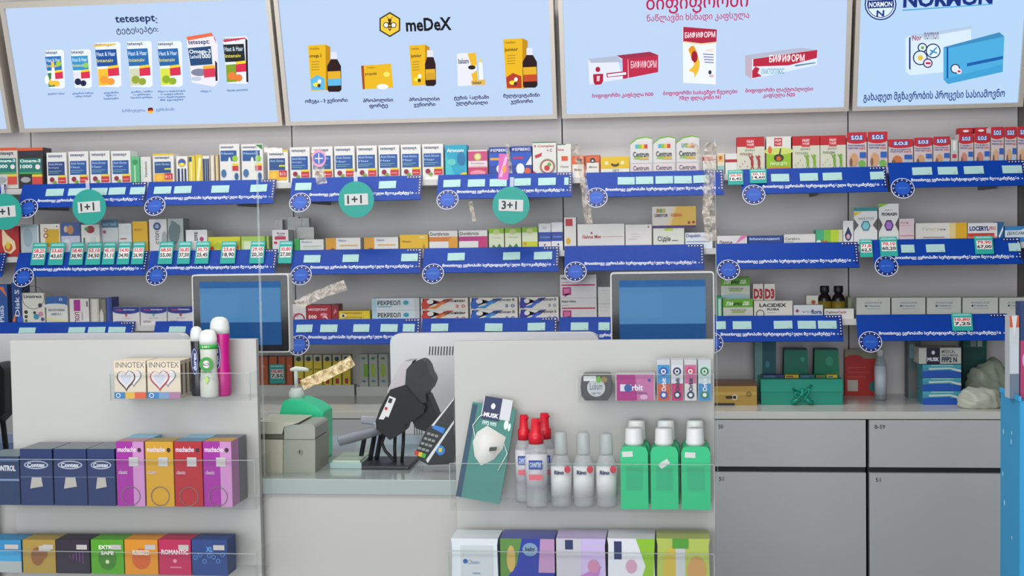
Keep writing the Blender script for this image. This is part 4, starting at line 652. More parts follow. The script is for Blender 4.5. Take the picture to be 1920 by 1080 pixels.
def stack(a, b, t0, r, art, side, labels, group, hpx, depth=.05):
    base = SB(r, (a+b)/2); zt = at((a+b)/2, t0, YF).z; h = hpx/((F)/((at(a, t0, YF)-CAM).dot(fwd)))
    # lower one fills the rest
    wx0, wx1 = at(a, t0, YF).x, at(b, t0, YF).x; wd = wx1-wx0
    z1 = zt-h
    for k, (z0, ht) in enumerate(((base, h), (base+h+.0006, h))):
        q = MB(); q.box((-wd/2, -depth/2, 0), (wd/2, depth/2, ht), side)
        A = Art(q, lambda u, v, kk: (-wd/2+u*wd, -depth/2-EPS*kk, v*ht), aspect=wd/ht); A.run(art)
        tag(q.build('medicine_box', None, ((wx0+wx1)/2, YF+depth/2, z0)), labels[k], 'box', group)
def hs(t0, r, px):  # half of the space between the shelf and the given photo row
    return (at(px, t0, YF).z-SB(r, px))/2-.0003
def stack2(a, b, t0, art, side, la, lb, group):
    m = (a+b)/2; h = hs(t0, 3, m); stack(a, b, t0, 3, art, side, (la, lb), group, h*F/((at(a, t0, YF)-CAM).dot(fwd)))
stack2(697, 786, 559, [R_(0, 0, .1, 1, '#a8c8d8'), R_(.9, 0, 1, 1, '#c4c8cc'), T_(.12, .42, .6, .8, '#20242c', 'РЕКРЕОЛ', .03), ('e', .72, .62, .06, .18, '#2a9ab0'), R_(.12, .26, .42, .34, '#4ab0b8')], '#cfd8dc', 'pale blue-edged carton with drop logo, lower of the stack', 'pale blue-edged carton with drop logo, upper of the stack', 'stacked pale blue-edged cartons')
stack2(789, 877, 559, kaps('Капсикам', '#c8321c', '#dc7a1e', '#c83a24'), '#dcd8d0', 'cream carton with red-orange swoosh, lower of the stack', 'cream carton with red-orange swoosh, upper of the stack', 'stacked red-orange swoosh cartons')
stack2(881, 970, 558, kaps('Випросал В', '#1f5ab8', '#2a8ac8', '#1f3f98'), '#dcd8d0', 'cream carton with bright blue swoosh, lower of the stack', 'cream carton with bright blue swoosh, upper of the stack', 'stacked bright blue swoosh cartons')
stack2(973, 1047, 557, kaps('Випросал В', '#26309a', '#2a5ac8', '#6a7a9a'), '#dcd8d0', 'cream carton with violet blue swoosh, lower of the stack', 'cream carton with violet blue swoosh, upper of the stack', 'stacked violet blue swoosh cartons')
stack2(1050, 1118, 515, [T_(.04, .78, .44, .9, '#22242a', 'Мира Макс', .03), R_(.04, .66, .24, .69, '#9a9a9a'), R_(.04, .52, .96, .58, '#c02458'), R_(.06, .12, .3, .46, '#b02878'), ('p', [(.06, .12), (.3, .12), (.3, .22), (.14, .05)], '#b02878'), ('p', [(.1, .18), (.26, .2), (.26, .4), (.1, .4)], '#d46a9c')], '#dad6d6', 'tall white carton with pink dashed line, lower of the stack', 'tall white carton with pink dashed line, upper of the stack', 'stacked pink dashed cartons')
stack2(1121, 1160, 538, [R_(.1, .8, .9, .82, '#b8b8b4'), R_(.1, .6, .5, .62, '#c8c8c4')], '#d8d6d2', 'plain white carton beside the right monitor, lower of the stack', 'plain white carton beside the right monitor, upper of the stack', 'plain white stacked cartons')
LX = [R_(0, .6, 1, 1, '#5fa81c'), T_(.1, .68, .34, .88, '#e8f0d8', 'ЛИ', .04), T_(.34, .68, .64, .84, '#22301c', 'некс', .04), T_(.66, .68, .88, .88, '#e8f0d8', 'ДЕ', .04), T_(.24, .44, .76, .52, '#6a6a62', 'таблетки'), R_(.28, .34, .72, .42, '#9ab04a'), ('e', .5, .1, .5, .12, '#9ab8c0')]
items = [(1356, 1412, 561, '#c8ccc0', LX, 'lime-topped digestive carton standing in front, lower of the two', dict(depth=.04, group='lime-topped digestive cartons')),
         (1344, 1354, 556, '#2a9a68', [R_(.3, .1, .8, .9, '#bcd8c8')], 'narrow emerald carton end left of the lime digestive cartons', {}),
         (1414, 1486, 564, '#d8d6cc', [T_(.14, .66, .84, .86, '#20221e', 'LACIDEX', .04), T_(.34, .48, .66, .6, '#20221e', 'FLORA', .04), ('g', .16, .3, .11, .02, '#3a3a34'), R_(.34, .36, .56, .38, '#7a7a74')], 'white carton with bold black title in front of two red-lettered ones', dict(depth=.035)),
         (1488, 1543, 572, '#cfd4d8', [T_(.26, .4, .62, .6, '#8a98a8', 'энтеро'), T_(.6, .36, .96, .68, '#1c3a78', 'flora', .03), R_(.05, .56, .2, .62, '#8a2a3a'), R_(.1, .48, .15, .72, '#8a2a3a'), R_(0, .12, 1, .22, '#3a9ab8')], 'low white carton with blue title and dark red cross', dict(depth=.035)),
         (1546, 1601, 579, '#d8d6d2', [T_(.04, .54, .46, .8, '#5a3a3a', 'Calmo', .02), T_(.46, .54, .74, .8, '#a83a3a', 'Carb', .02)], 'low white carton in front of two brown bottles', dict(depth=.03, bpx=1560)),
         (1512, 1534, 554, '#d0d0c4', [('c', .6, .7, .2, '#b86a3a'), ('c', .6, .7, .1, '#a82a2a')], 'small white carton with orange-red dot left of the brown bottles', dict(Y=-.21, depth=.04)),
         (1590, 1597, 557, '#6a7a5a', [R_(.2, .1, .8, .9, '#7e8e6a')], 'slim olive carton edge right of the brown bottles', dict(Y=-.21, depth=.05, bpx=1580)),
         (1412, 1431, 532, '#d8d4ca', [T_(.06, .56, .96, .86, '#a81426', 'D3', .06), R_(0, 0, 1, .5, '#9a1424')], 'narrow white carton lettered D3, left of the two', dict(Y=-.22, depth=.035, group='narrow red-lettered cartons')),
         (1433, 1453, 532, '#d8d4ca', [T_(.06, .56, .96, .86, '#a81426', 'D3', .06), R_(0, 0, 1, .5, '#9a1424')], 'narrow white carton lettered D3, right of the two', dict(Y=-.22, depth=.035, group='narrow red-lettered cartons'))]
row(3, items)
# upper lime carton sits on a plain carton behind
zu = at(1380, 560, -.22).z
carton(1354, 1409, 561, SB(3, 1380), -.22, '#c8ccc0', [R_(.05, .5, .95, .95, '#b8bcb0')], 'plain back carton carrying the upper lime carton', depth=.05)
carton(1352, 1406, 520, zu+.0006, -.22, '#c8ccc0', LX, 'lime-topped digestive carton raised behind, upper of the two', 'lime-topped digestive cartons', depth=.05)
for i, (a, b) in enumerate([(1606, 1669), (1672, 1735), (1738, 1802), (1805, 1871), (1874, 1936)]):
    carton(a, b, 558, SB(3, 1700), YF, '#b8bcb4', [T_(.24, .7, .76, .8, '#6a8a94', 'ANGIOLINE', .02), ('c', .28, .6, .03, '#22304a'), T_(.32, .56, .7, .64, '#4a6a78', 'Сердце', .02), R_(.3, .46, .74, .48, '#8a9aa0')], f'white carton of the five identical ones at right, {O(i)}', 'five identical white cartons', depth=.05)
# two brown bottles with black caps behind the low white carton
def bottle_obj(name, cx, yt, base, Y, parts, label, group=None, cat='bottle'):
    """parts: list of (partname, radius-profile [(r,z)..], material, sy)"""
    root = empty(name, (at(cx, yt+20, Y).x, Y, base), label, cat, group)
    for pn, prof, m, sy in parts:
        q = MB(); q.lathe(prof, m, sy=sy); q.build(pn, root)
    return root
brown = mat('#17120e', .25); 
for i, cx in enumerate((1546, 1572)):
    zt = at(cx, 536, -.2).z; b = SB(3, 1560); H = zt-b
    r = bottle_obj('medicine_bottle', cx, 536, b, -.2, [('bottle_body', [(.019, 0), (.021, .003), (.021, H*.55), (.017, H*.68), (.0115, H*.74), (.0115, H*.8)], brown, 1),
        ('cap', [(.0135, H*.79), (.0142, H*.8), (.0142, H*.98), (.012, H)], mat('#101012', .5), 1), ('bottle_label', [(.0214, H*.1), (.0214, H*.52)], mat('#7d6c1c', .5), 1)], f'brown medicine bottle with black cap, {"left" if i == 0 else "right"} of the pair', 'brown medicine bottles')

# ================================================================ BACK COUNTER
zc = at(1750, 738, 0).z; pf = yfor(1750, 772, zc); YC = pf.y
print('counter z', zc, 'front', YC)
lam = mat('#cbccc8', .18, spec=.6, noise=.01)
mb = MB(); mb.box((xl-1.0, YC, zc-.022), (xr-.002, -.001, zc), lam)
tag(mb.build('worktop', bevel=.001), 'long glossy grey-white worktop running along the shelves wall', 'worktop')
fx = [xl-1.0, xl] + [at(p, 800, YC).x for p in (60, 552, 1056)]
fx += [at(1626.5, 800, YC).x, xr-.004]
doorm = mat('#b8bcbe', .35, noise=.015, scale=3)
znum = {5: '50', 6: 'B-59'}
zd0, zd1 = min(at(1450, 785, YC).z, zc-.0245), at(1450, 875, YC).z; zd2 = at(1450, 886, YC).z
for i in range(len(fx)-1):
    a, b = fx[i]+.003, fx[i+1]-.003
    root = empty('base_cabinet', ((a+b)/2, YC/2, 0), f'grey-white base cabinet under the long worktop, {["far left", "left", "second from left", "under the left monitor", "centre, below the sachet boxes", "below the teal gift box", "rightmost"][i] if i < 7 else "end"}', 'cabinet', 'base cabinets under the worktop')
    hw = (b-a)/2
    q = MB(); q.box((-hw, YC/2+.022, .08), (hw, -YC/2-.003, zc-.023), '#26282a'); q.box((-hw, YC/2+.06, 0), (hw, -YC/2-.003, .08), '#3a3c3e'); q.build('body', root)
    zz = [(zd1, zd0, '50' if i == 4 else 'B-59'), (zd2-.36, zd2, '51'), (.085, zd2-.375, '')]
    for k, (z0, z1, t) in enumerate(zz):
        q = MB(); q.box((-hw+.002, 0, 0), (hw-.002, .019, z1-z0), doorm)
        A = Art(q, lambda u, v, kk: (-hw+u, -EPS*kk, v)); h = z1-z0
        if i >= 4 and t: 
            u0_ = (at(1347 if i == 4 else 1640, 800, YC).x-a) if k == 0 or i == 4 else .02
            A.text(u0_, h-.026, u0_+(.03 if len(t) > 2 else .014), h-.014, '#3a4a4c', t, .02)
        q.build('drawer_front', root, (0, YC/2, z0))

# things on the worktop (right)
def wt(x0, x1, yt, yb):   # stands on the worktop with its foot at photo row yb -> front y
    return yfor((x0+x1)/2, yb, zc).y
def onwt(x0, x1, yt, yb, side, art, label, depth=.06, name='box', cat='box', **k):
    Y = wt(x0, x1, yt, yb); return carton(x0, x1, yt, zc, Y, side, art, label, depth=depth, name=name, cat=cat, **k)
Yg = wt(1427, 1580, 711, 759)
a = at(1427, 735, Yg); b = at(1580, 735, Yg); zt = at(1500, 711, Yg).z; wd = b.x-a.x; h = zt-zc; zt_open = zt
gt = mat('#138c76', .5); root = empty('gift_box', ((a.x+b.x)/2, Yg+.07, zc), 'teal gift box tied with a ribbon bow on the worktop', 'gift box')
q = MB(); q.box((-wd/2, -.07, 0), (wd/2, .05, h*.5), gt); q.build('box_base', root, bevel=.001)
q = MB(); q.box((-wd/2-.001, -.0715, h*.5), (wd/2+.001, .051, h), mat('#15967e', .5)); 
q.build('lid', root, bevel=.001)
q = MB(); rb = mat('#0e8a74', .3)
for sx in (-1, 1):
    for k_ in range(2):
        pts = []
        for j in range(9):
            tt = j/8*math.pi
            pts.append((sx*(.004+.026*math.sin(tt)*(1-.3*k_)), -.078-.006*math.sin(tt), h*.45+(.016*math.sin(tt*1.0+k_*.7)-.012*k_)+(.012 if sx > 0 else 0)*math.sin(tt)))
        q.tube(pts, .0035, rb)
    q.tube([(0, -.076, h*.45), (sx*.016, -.08, h*.2), (sx*.03, -.08, .006)], [.003, .006, .008], rb)
q.tube([(0, -.0765, h*.4), (.002, -.079, h*.52), (0, -.0765, h*.62)], .007, rb); q.build('ribbon_bow', root)
# items packed in the tray on the gift box
for i, (x0, x1, yt, c, art, lab) in enumerate([
    (1415, 1455, 640, '#33656a', [R_(0, 0, .35, 1, '#6f9a98'), R_(.4, .0, 1, 1, '#0f5a68'), ('e', .6, .6, .1, .06, '#3a8a98')], 'tall dark teal pouch behind the gift box, left'),
    (1468, 1517, 655, '#0e6a58', [R_(.05, .05, .95, .97, '#127862'), T_(.4, .14, .76, .32, '#8ac8b8', '10', .03), ('e', .75, .8, .08, .05, '#3aa88a')], 'dark green pouch behind the gift box, left of two, numbered ten'),
    (1525, 1575, 655, '#0e6a58', [R_(.05, .05, .95, .97, '#12805e'), T_(.3, .12, .66, .34, '#8ac8b8', '15', .03), ('e', .6, .76, .14, .1, '#3a9a7a')], 'dark green pouch behind the gift box, right of two, numbered fifteen')]):
    carton(x0, x1, yt, zc, -.12, c, art, lab, depth=.05, name='pouch', cat='pouch', shape=[(0, 0), (1, 0), (.94, 1), (.06, 1)] if i else None)
for i, (x0, x1, c, n_) in enumerate([(1428, 1470, '#22305a', 'navy'), (1472, 1498, '#b8a020', 'yellow'), (1500, 1528, '#1c5a68', 'petrol'), (1530, 1548, '#3a7a3a', 'green'), (1550, 1570, '#c8b01c', 'lemon')]):
    carton(x0, x1, 703, zt_open+.0005, Yg+.03, c, [R_(.1, .2, .6, .7, '#8a3a3a' if i % 2 else '#3a6a8a')], f'small {n_} sachet lying on the teal gift box lid', 'sachets on the gift box lid', depth=.03, name='sachet', cat='sachet')
onwt(1336, 1419, 718, 760, '#a8893c', [R_(.0, .86, 1, 1, '#5a3c20'), R_(.02, .45, 1, .6, '#b89a48'), ('c', .5, .36, .07, '#c8c0a8'), ('c', .5, .36, .04, '#2a2218'), R_(.3, .3, .45, .42, '#2a2218'), ('g', .82, .5, .06, .012, '#5a4a28'), ('g', .82, .5, .035, .008, '#5a4a28'), R_(0, 0, .5, .1, '#24221e')], 'low tan wooden box with metal clasp at left end of visible worktop', depth=.1, name='wooden_box', top='#9a7c74')
onwt(1584, 1642, 655, 742, '#a81a1c', [R_(0, .8, 1, 1, '#8a8a74'), ('e', .3, .8, .3, .08, '#b01c1e'), R_(0, .0, 1, .8, '#b4201e'), R_(.08, .6, .7, .615, '#c85a50'), R_(.08, .5, .8, .515, '#c85a50'), R_(.08, .4, .7, .415, '#c85a50'), R_(.08, .1, .42, .34, '#b8b0a4'), ('c', .95, .2, .18, '#2a6a68')], 'red leaflet holder with wavy edge beside a clear bottle', depth=.02, name='leaflet_holder', cat='leaflet holder', shape=[(0, 0), (1, 0), (1, .93), (.6, .97), (.3, 1), (0, .98)])
cb = yfor(1651, 750, zc)
zt = at(1651, 655, cb.y).z; H = zt-zc
bottle_obj('water_bottle', 1651, 680, zc, cb.y, [('bottle_body', [(.017, 0), (.0185, .004), (.0185, H*.72), (.012, H*.82), (.009, H*.85), (.009, H*.9)], clear('bottle_glass', (.82, .88, .9), .35, .08, '#b8c4c8'), 1), ('cap', [(.0105, H*.87), (.0108, H*.99), (.01, H)], mat('#c4c8c8', .5), 1), ('bottle_label', [(.0188, H*.12), (.0188, H*.68)], mat('#c0c8d4', .5), 1)], 'small clear bottle with white cap beside the red leaflet holder')
for i, (t, b_) in enumerate([(733, 758), (708, 733), (683, 708)]):
    Y = wt(1730, 1802, 700, 759); z0 = at(1766, b_, Y).z if i else zc
    carton(1730, 1802, t+.6, z0, Y, '#3a93a8', [R_(0, 0, 1, .5, '#1450a8'), ('p', [(0, .5), (.7, .56), (.85, .34), (1, .2), (1, 0), (0, 0)], '#1650b0'), R_(0, .74, 1, 1, '#3fa0b4'), ('p', [(.16, .6), (.72, .66), (.86, .5), (1, .42), (1, .6), (.7, .78), (.16, .74)], '#c8d4d0'), R_(.22, .9, .8, .97, '#a8ccc8')], f'blue and teal box in the stack of three, {["bottom", "middle", "top"][i]} one', 'stacked blue and teal boxes', depth=.08, name='glove_box')
Y = wt(1730, 1802, 700, 759); z0 = at(1766, 682.5, Y).z+.0005
carton(1723, 1802, 652, z0, Y, '#b8bab0', [R_(.18, 0, .5, 1, '#14182a'), T_(.2, .16, .48, .4, '#dce0e8', 'MUSK', .04), ('e', .34, .7, .04, .12, '#c8ccd8'), T_(.54, .66, .86, .86, '#4a5260', 'MEDICAL'), T_(.54, .46, .94, .6, '#4a5260', 'FACE MASK'), T_(.54, .1, .9, .42, '#1f2c48', 'FFP2 N', .04)], 'white mask box with black square on top of the blue stack', depth=.08, name='mask_box')
onwt(1703, 1727, 640, 747, '#5c6c70', [R_(.1, .7, .5, .95, '#7a9aa4'), R_(.1, .1, .9, .5, '#6a6a68')], 'dark grey carton behind the blue box stack', depth=.06)
# hanging small teal box under the strip (stands on a carton)
carton(1806, 1850, 636, zc, -.07, '#0c4f48', [R_(0, .85, 1, 1, '#0f625a'), R_(.3, .87, .55, .98, '#8a9a98'), R_(.6, .87, .8, .98, '#aab4b0')], 'dark green tall carton behind the plastic bags', depth=.05)
# plastic bags
def blob(name, cx, cyb, rx, ry, rz, m, label, squash=None):
    Y = yfor(cx, cyb, zc).y + ry; base = zc; X = at(cx, cyb, Y-ry).x
    bm = bmesh.new(); bmesh.ops.create_icosphere(bm, subdivisions=4, radius=1)
    rnd = random.Random(cx)
    ph = [rnd.uniform(0, 6) for _ in range(6)]
    for v in bm.verts:
        p = v.co; k = 1 + .08*math.sin(4*p.x+ph[0])*math.cos(5*p.z+ph[1]) + .04*math.sin(11*p.x+7*p.y+ph[2]) + .03*math.sin(17*p.z+ph[3]+9*p.x)
        if p.z < -.55: p.z = -.55
        v.co = Vector((p.x*k*rx, p.y*k*ry, (p.z+.55)/1.55*rz*k))
    me = bpy.data.meshes.new(name); bm.to_mesh(me); bm.free()
    for p in me.polygons: p.use_smooth = True
    me.materials.append(m); o = bpy.data.objects.new(name, me); o.location = (X, Y, base); COL.objects.link(o)
    return tag(o, label, 'plastic bag', 'plastic bags at the right end of the worktop')
blob('plastic_bag', 1842, 768, .062, .036, .062, mat('#aeb2a4', .3, bump=.5, scale=30), 'crumpled white plastic bag at the front right of the worktop')
blob('plastic_bag', 1858, 752, .066, .035, .12, mat('#8b9484', .4, bump=.5, scale=25), 'greenish plastic bag bulging behind the white one')
# sachet boxes on low white trays in the gap
YT = wt(480, 665, 722, 742)
def tray(x0, x1, yt, Y, label):
    a = at(x0, yt, Y); b = at(x1, yt, Y); h = a.z-zc; wd = b.x-a.x
    q = MB(); q.box((0, 0, 0), (wd, .002, h), '#c4c6c2'); q.box((0, .078, 0), (wd, .08, h), '#b8bab6'); q.box((0, .002, 0), (.002, .078, h), '#b8bab6'); q.box((wd-.002, .002, 0), (wd, .078, h), '#a8aaa8'); q.box((.002, .002, 0), (wd-.002, .078, .003), '#b8bab6')
    q.box((.002, .002, h-.004), (wd-.002, .078, h-.001), '#b8bab6')
    o = q.build('display_tray', None, (a.x, Y, zc)); tag(o, label, 'tray', 'low white display trays'); return zc+h-.001
z1 = tray(484, 664, 722, YT, 'low white tray carrying the orange and yellow cartons')
z2 = tray(668, 728, 725, YT-.005, 'low white tray carrying the pale green cartons')
for i, (x0, x1) in enumerate([(485, 503), (505, 520), (522, 536), (537, 549)]):
    carton(x0, x1, 668, z1, YT+.004, '#7c3a1c', [R_(.06, .02, .94, .98, '#c25820'), ('c', .5, .66, .16, '#d88a4a')], f'narrow orange-brown carton, {O(i)} of four on the left tray', 'orange-brown cartons on the tray', depth=.06)
for i, (x0, x1) in enumerate([(552, 569), (571, 587), (588, 604), (606, 622), (624, 640), (642, 657)]):
    carton(x0, x1, 665, z1, YT+.004, '#b0a03a', [R_(.04, 0, .96, 1, '#e2cc28'), R_(.04, .8, .96, 1, '#b8b8ae'), ('e', .5, .86, .26, .08, '#2a2a26'), R_(.1, .5, .9, .54, '#8a7a1a'), R_(.3, .05, .7, .22, '#a82a2a')], f'narrow yellow carton with red foot, {O(i)} of six on the left tray', 'yellow cartons on the tray', depth=.06)
for i, (x0, x1) in enumerate([(674, 690), (692, 708), (710, 727)]):
    carton(x0, x1, 664, z2, YT+.0, '#b4bab0', [R_(.5, .3, 1, .7, '#7ab82a') if i == 0 else ('e', .5, .5, .26, .22, '#a4c83a'), R_(.3, .84, .7, .9, '#3a7a4a'), R_(.3, .14, .7, .2, '#4a7a9a')], f'pale grey carton with green pear shape, {O(i)} of three on the small tray', 'pale green cartons on the small tray', depth=.06)
card(505, 534, 683, 719, '10,40', '7,55', 4, 'teal price card in front of the orange-brown cartons', Yp=YT-.002)

# ================================================================ SERVICE COUNTER IN FRONT
YP = -1.83
zk = 1.02
xcr = at(1341, 800, YP).x; xcl = -2.6
cw = mat('#a3a29e', .35, noise=.015, scale=2)
root = empty('service_counter', ((xcl+xcr)/2, YP+.28, 0), 'white service counter in the foreground with a glossy top', 'counter')
cx_ = (xcl+xcr)/2; hw = (xcr-xcl)/2-.002
q = MB(); q.box((-hw, -.255, 0), (hw, .27, zk-.03), cw); q.build('counter_body', root)
q = MB(); q.box((-hw, -.262, zk-.03), (hw, .28, zk), mat('#8f9a96', .12, spec=.6)); q.build('counter_top', root, bevel=.001)
pm = mat('#a9a9a5', .4, noise=.012, scale=2)
def panel(px0, px1, pyt, label):
    a = at(px0, pyt+150, YP); b = at(px1, pyt+150, YP); zt = at((px0+px1)/2, pyt, YP).z
    q = MB(); q.box((a.x, YP, .02), (b.x, YP+.016, zt), pm); o = q.build('counter_panel', bevel=.0015)
    # standing on the floor in front of the counter body
    for v in o.data.vertices: v.co.z = max(v.co.z, 0.0)
    return tag(o, label, 'panel', 'tall white counter panels')
panel(23, 484, 637, 'tall white counter panel on the left carrying heart-print packs')
panel(853, 1340, 638, 'tall white counter panel on the right carrying chewing gum')
panel(-520, -18, 637, 'tall white counter panel beyond the left edge of the photo')

# clear screens
plexi = clear('plexiglass', (.985, .99, .99), .014, .04, '#606468', gl=.5)
edge = mat('#c4cccc', .15)
def screen(px0, px1, pyt, Y, label):
    a = at(px0, 450, Y); b = at(px1, 450, Y); zt = at((px0+px1)/2, pyt, Y).z
    q = MB(); q.box((a.x, Y, zk+.0005), (b.x, Y+.003, zt), plexi)
    for x in (a.x, b.x): q.box((x-.0006, Y-.0002, zk+.0005), (x+.0006, Y+.0032, zt), clear('plexi_edge', (.93, .96, .96), .2, .1, '#dce4e4'))
    tag(q.build('clear_screen'), label, 'screen', 'clear protective screens')
YX = YP+.024
screen(486, 1342, 272, YX, 'large clear protective screen over the middle of the counter')
screen(-380, 484, 276, YX+.006, 'clear protective screen over the left part of the counter')
tapem = clear('clear_tape', (.95, .93, .9), .3, .12, '#d8cfc4', bump=1.0, gl=1.0); tape2 = clear('cream_tape', (.95, .9, .8), .5, .2, '#e4cfa0', bump=.8, gl=.9)
def tape(pts, wpx, label, m=tapem, Y=None, wav=.003):
    Y = Y or YX-.004; P = [at(x, y, Y) for x, y in pts]; sc = F/((P[0]-CAM).dot(fwd)); hw = wpx/2/sc
    rnd = random.Random(int(pts[0][0])); seg = []
    for i in range(len(P)-1):
        for j in range(8): seg.append(P[i].lerp(P[i+1], j/8))
    seg.append(P[-1]); vs = []; fs = []
    for i, p in enumerate(seg):
        t = (seg[min(i+1, len(seg)-1)]-seg[max(i-1, 0)]).normalized(); nn = Vector((-t.z, 0, t.x))
        for j in range(4):
            f_ = j/3*2-1; vs.append(p+nn*hw*f_*rnd.uniform(.85, 1.1)+Vector((0, -abs(rnd.uniform(0, wav)), 0)))
    for i in range(len(seg)-1):
        for j in range(3): fs.append((i*4+j, i*4+j+1, i*4+j+5, i*4+j+4))
    q = MB(); q.add(vs, fs, m); o = q.build('tape_strip'); sm = o.modifiers.new('s', 'SOLIDIFY'); sm.thickness = .0004
    tag(o, label, 'tape', 'strips of adhesive tape on the clear screen'); return o
tape([(1332, 268), (1330, 330), (1328, 400), (1334, 452)], 22, 'crumpled clear tape strip at the right edge of the screen', wav=.012)
tape([(1278, 272), (1305, 274), (1312, 300)], 9, 'short bent clear tape at the screen top near arched cartons', wav=.006)
tape([(1076, 272), (1090, 310), (1098, 360), (1104, 420)], 15, 'long crumpled clear tape strip right of the fruit emblem carton', wav=.01)
tape([(951, 270), (955, 300), (958, 325)], 7, 'short bright tape strip above the three plus one disc', wav=.004)
tape([(592, 280), (598, 312), (604, 345)], 20, 'wrinkled tape patch on the white cartons left of centre', wav=.006)
tape([(882, 378), (890, 415)], 8, 'small curled tape end hanging left of the three plus one disc', wav=.004)
tape([(556, 572), (600, 552), (648, 534)], 19, 'diagonal clear tape strip above the crimson carton', wav=.002)
tape([(566, 722), (612, 702), (662, 676)], 20, 'diagonal creamy tape strip over the yellow cartons', tape2, wav=.002)
tape([(496, 281), (530, 282)], 9, 'short white tape strip at the screen top joint', mat('#d8d4cc', .4))
q = MB(); a = at(933, 288, YX-.003); b = at(953, 336, YX-.003); wd = b.x-a.x; h = a.z-b.z
q.box((0, 0, 0), (wd, .001, h), '#c0559c'); Art(q, lambda u, v, k: (u*wd, -EPS*k, v*h)).run([('p', [(.1, .1), (.4, .1), (.9, .9), (.6, .9)], '#d89ac0'), ('e', .6, .4, .2, .14, '#d88a3a')])
tag(q.build('sticker', None, (a.x, YX-.0045, b.z), (0, .06, 0)), 'pink sticker on the screen in front of the blue flu carton', 'sticker')
q = MB(); a = at(586, 281, YX-.009); rr = .014
q.prism([(rr*math.cos(i*.2618), rr*1.2*math.sin(i*.2618)) for i in range(24)], 0, .001, '#c88aa8'); A = Art(q, lambda u, v, k: (u, -EPS*k, v)); A.circ(0, 0, rr*.8, '#3a5aa8'); A.rect(-rr*.6, -.001, rr*.6, .001, '#d8c8d8'); A.rect(-.001, -rr*.7, .001, rr*.7, '#d8c8d8')
p = at(598, 297, YX-.0095); tag(q.build('sticker', None, (p.x, YX-.0095, p.z)), 'round pink and blue sticker reflected in the clear screen', 'sticker')  # printed disc stands in for a sticker's reflection in the screen

# ---- monitors and till equipment behind the panels
def display(px0, px1, pyt, pyb, Y, label, tilt=0):
    a = at(px0, pyt, Y); b = at(px1, pyt, Y); z0 = at((px0+px1)/2, pyb, Y).z; zt = at((px0+px1)/2, pyt, Y).z
    wd = b.x-a.x; h = zt-z0; cx = (a.x+b.x)/2
    root = empty('customer_display', (cx, Y+.02, zk), label, 'monitor', 'customer displays on the counter', (0, 0, tilt))
    o = z0-zk; s = .07; r = .006
    def rr_(x0, z0, x1, z1, r): return [(cx_+r*math.cos(t), cz_+r*math.sin(t)) for cx_, cz_, t0 in ((x1-r, z1-r, 0), (x0+r, z1-r, 90), (x0+r, z0+r, 180), (x1-r, z0+r, 270)) for t in [math.radians(t0+q_) for q_ in (0, 30, 60, 90)]]
    q = MB(); q.prism(rr_(-wd/2, o, wd/2, o+h, r), -.02, .006, mat('#c9c7c4', .35)); q.build('housing', root)
    q = MB(); q.prism(rr_(-wd/2+.003, o+.003, wd/2-.003, o+h-.003, r*.7), -.0212, -.0202, mat('#101012', .2)); q.build('bezel', root)
    q = MB(); mx, mz = wd*.085, h*.095
    sc = [(-wd/2+mx, o+mz), (wd/2-mx, o+mz), (wd/2-mx, o+h-mz), (-wd/2+mx, o+h-mz)]
    q.prism(sc, -.0222, -.0213, mat('#2f6aa0', emit=.9))
    hh = h-2*mz; A = Art(q, lambda u, v, k: (-wd/2+mx+u*(wd-2*mx), -.0222-EPS*k, o+mz+v*hh), mk=lambda c: mat(c, emit=.9))
    A.rect(0, .0, 1, .36, '#0e4a84'); A.rect(0, .36, 1, .9, '#4b82b4'); A.rect(0, .9, 1, 1, '#2260a0'); A.rect(0, .45, .5, .82, '#5086b6')
    q.build('screen', root)
    q = MB(); q.tube([(0, .012, .004), (0, .012, o+h*.4)], .012, mat('#7c7c7c', .3, .6)); q.build('pole', root)
    q = MB(); q.box((-.07, -.04, 0), (.07, .06, .008), '#2a2a2c'); q.build('foot', root)
display(359, 541, 514, 661, -1.5, 'black-bezel customer display on the left, blue screen')
display(1144, 1339, 510, 668, -1.5, 'black-bezel customer display on the right, blue screen')
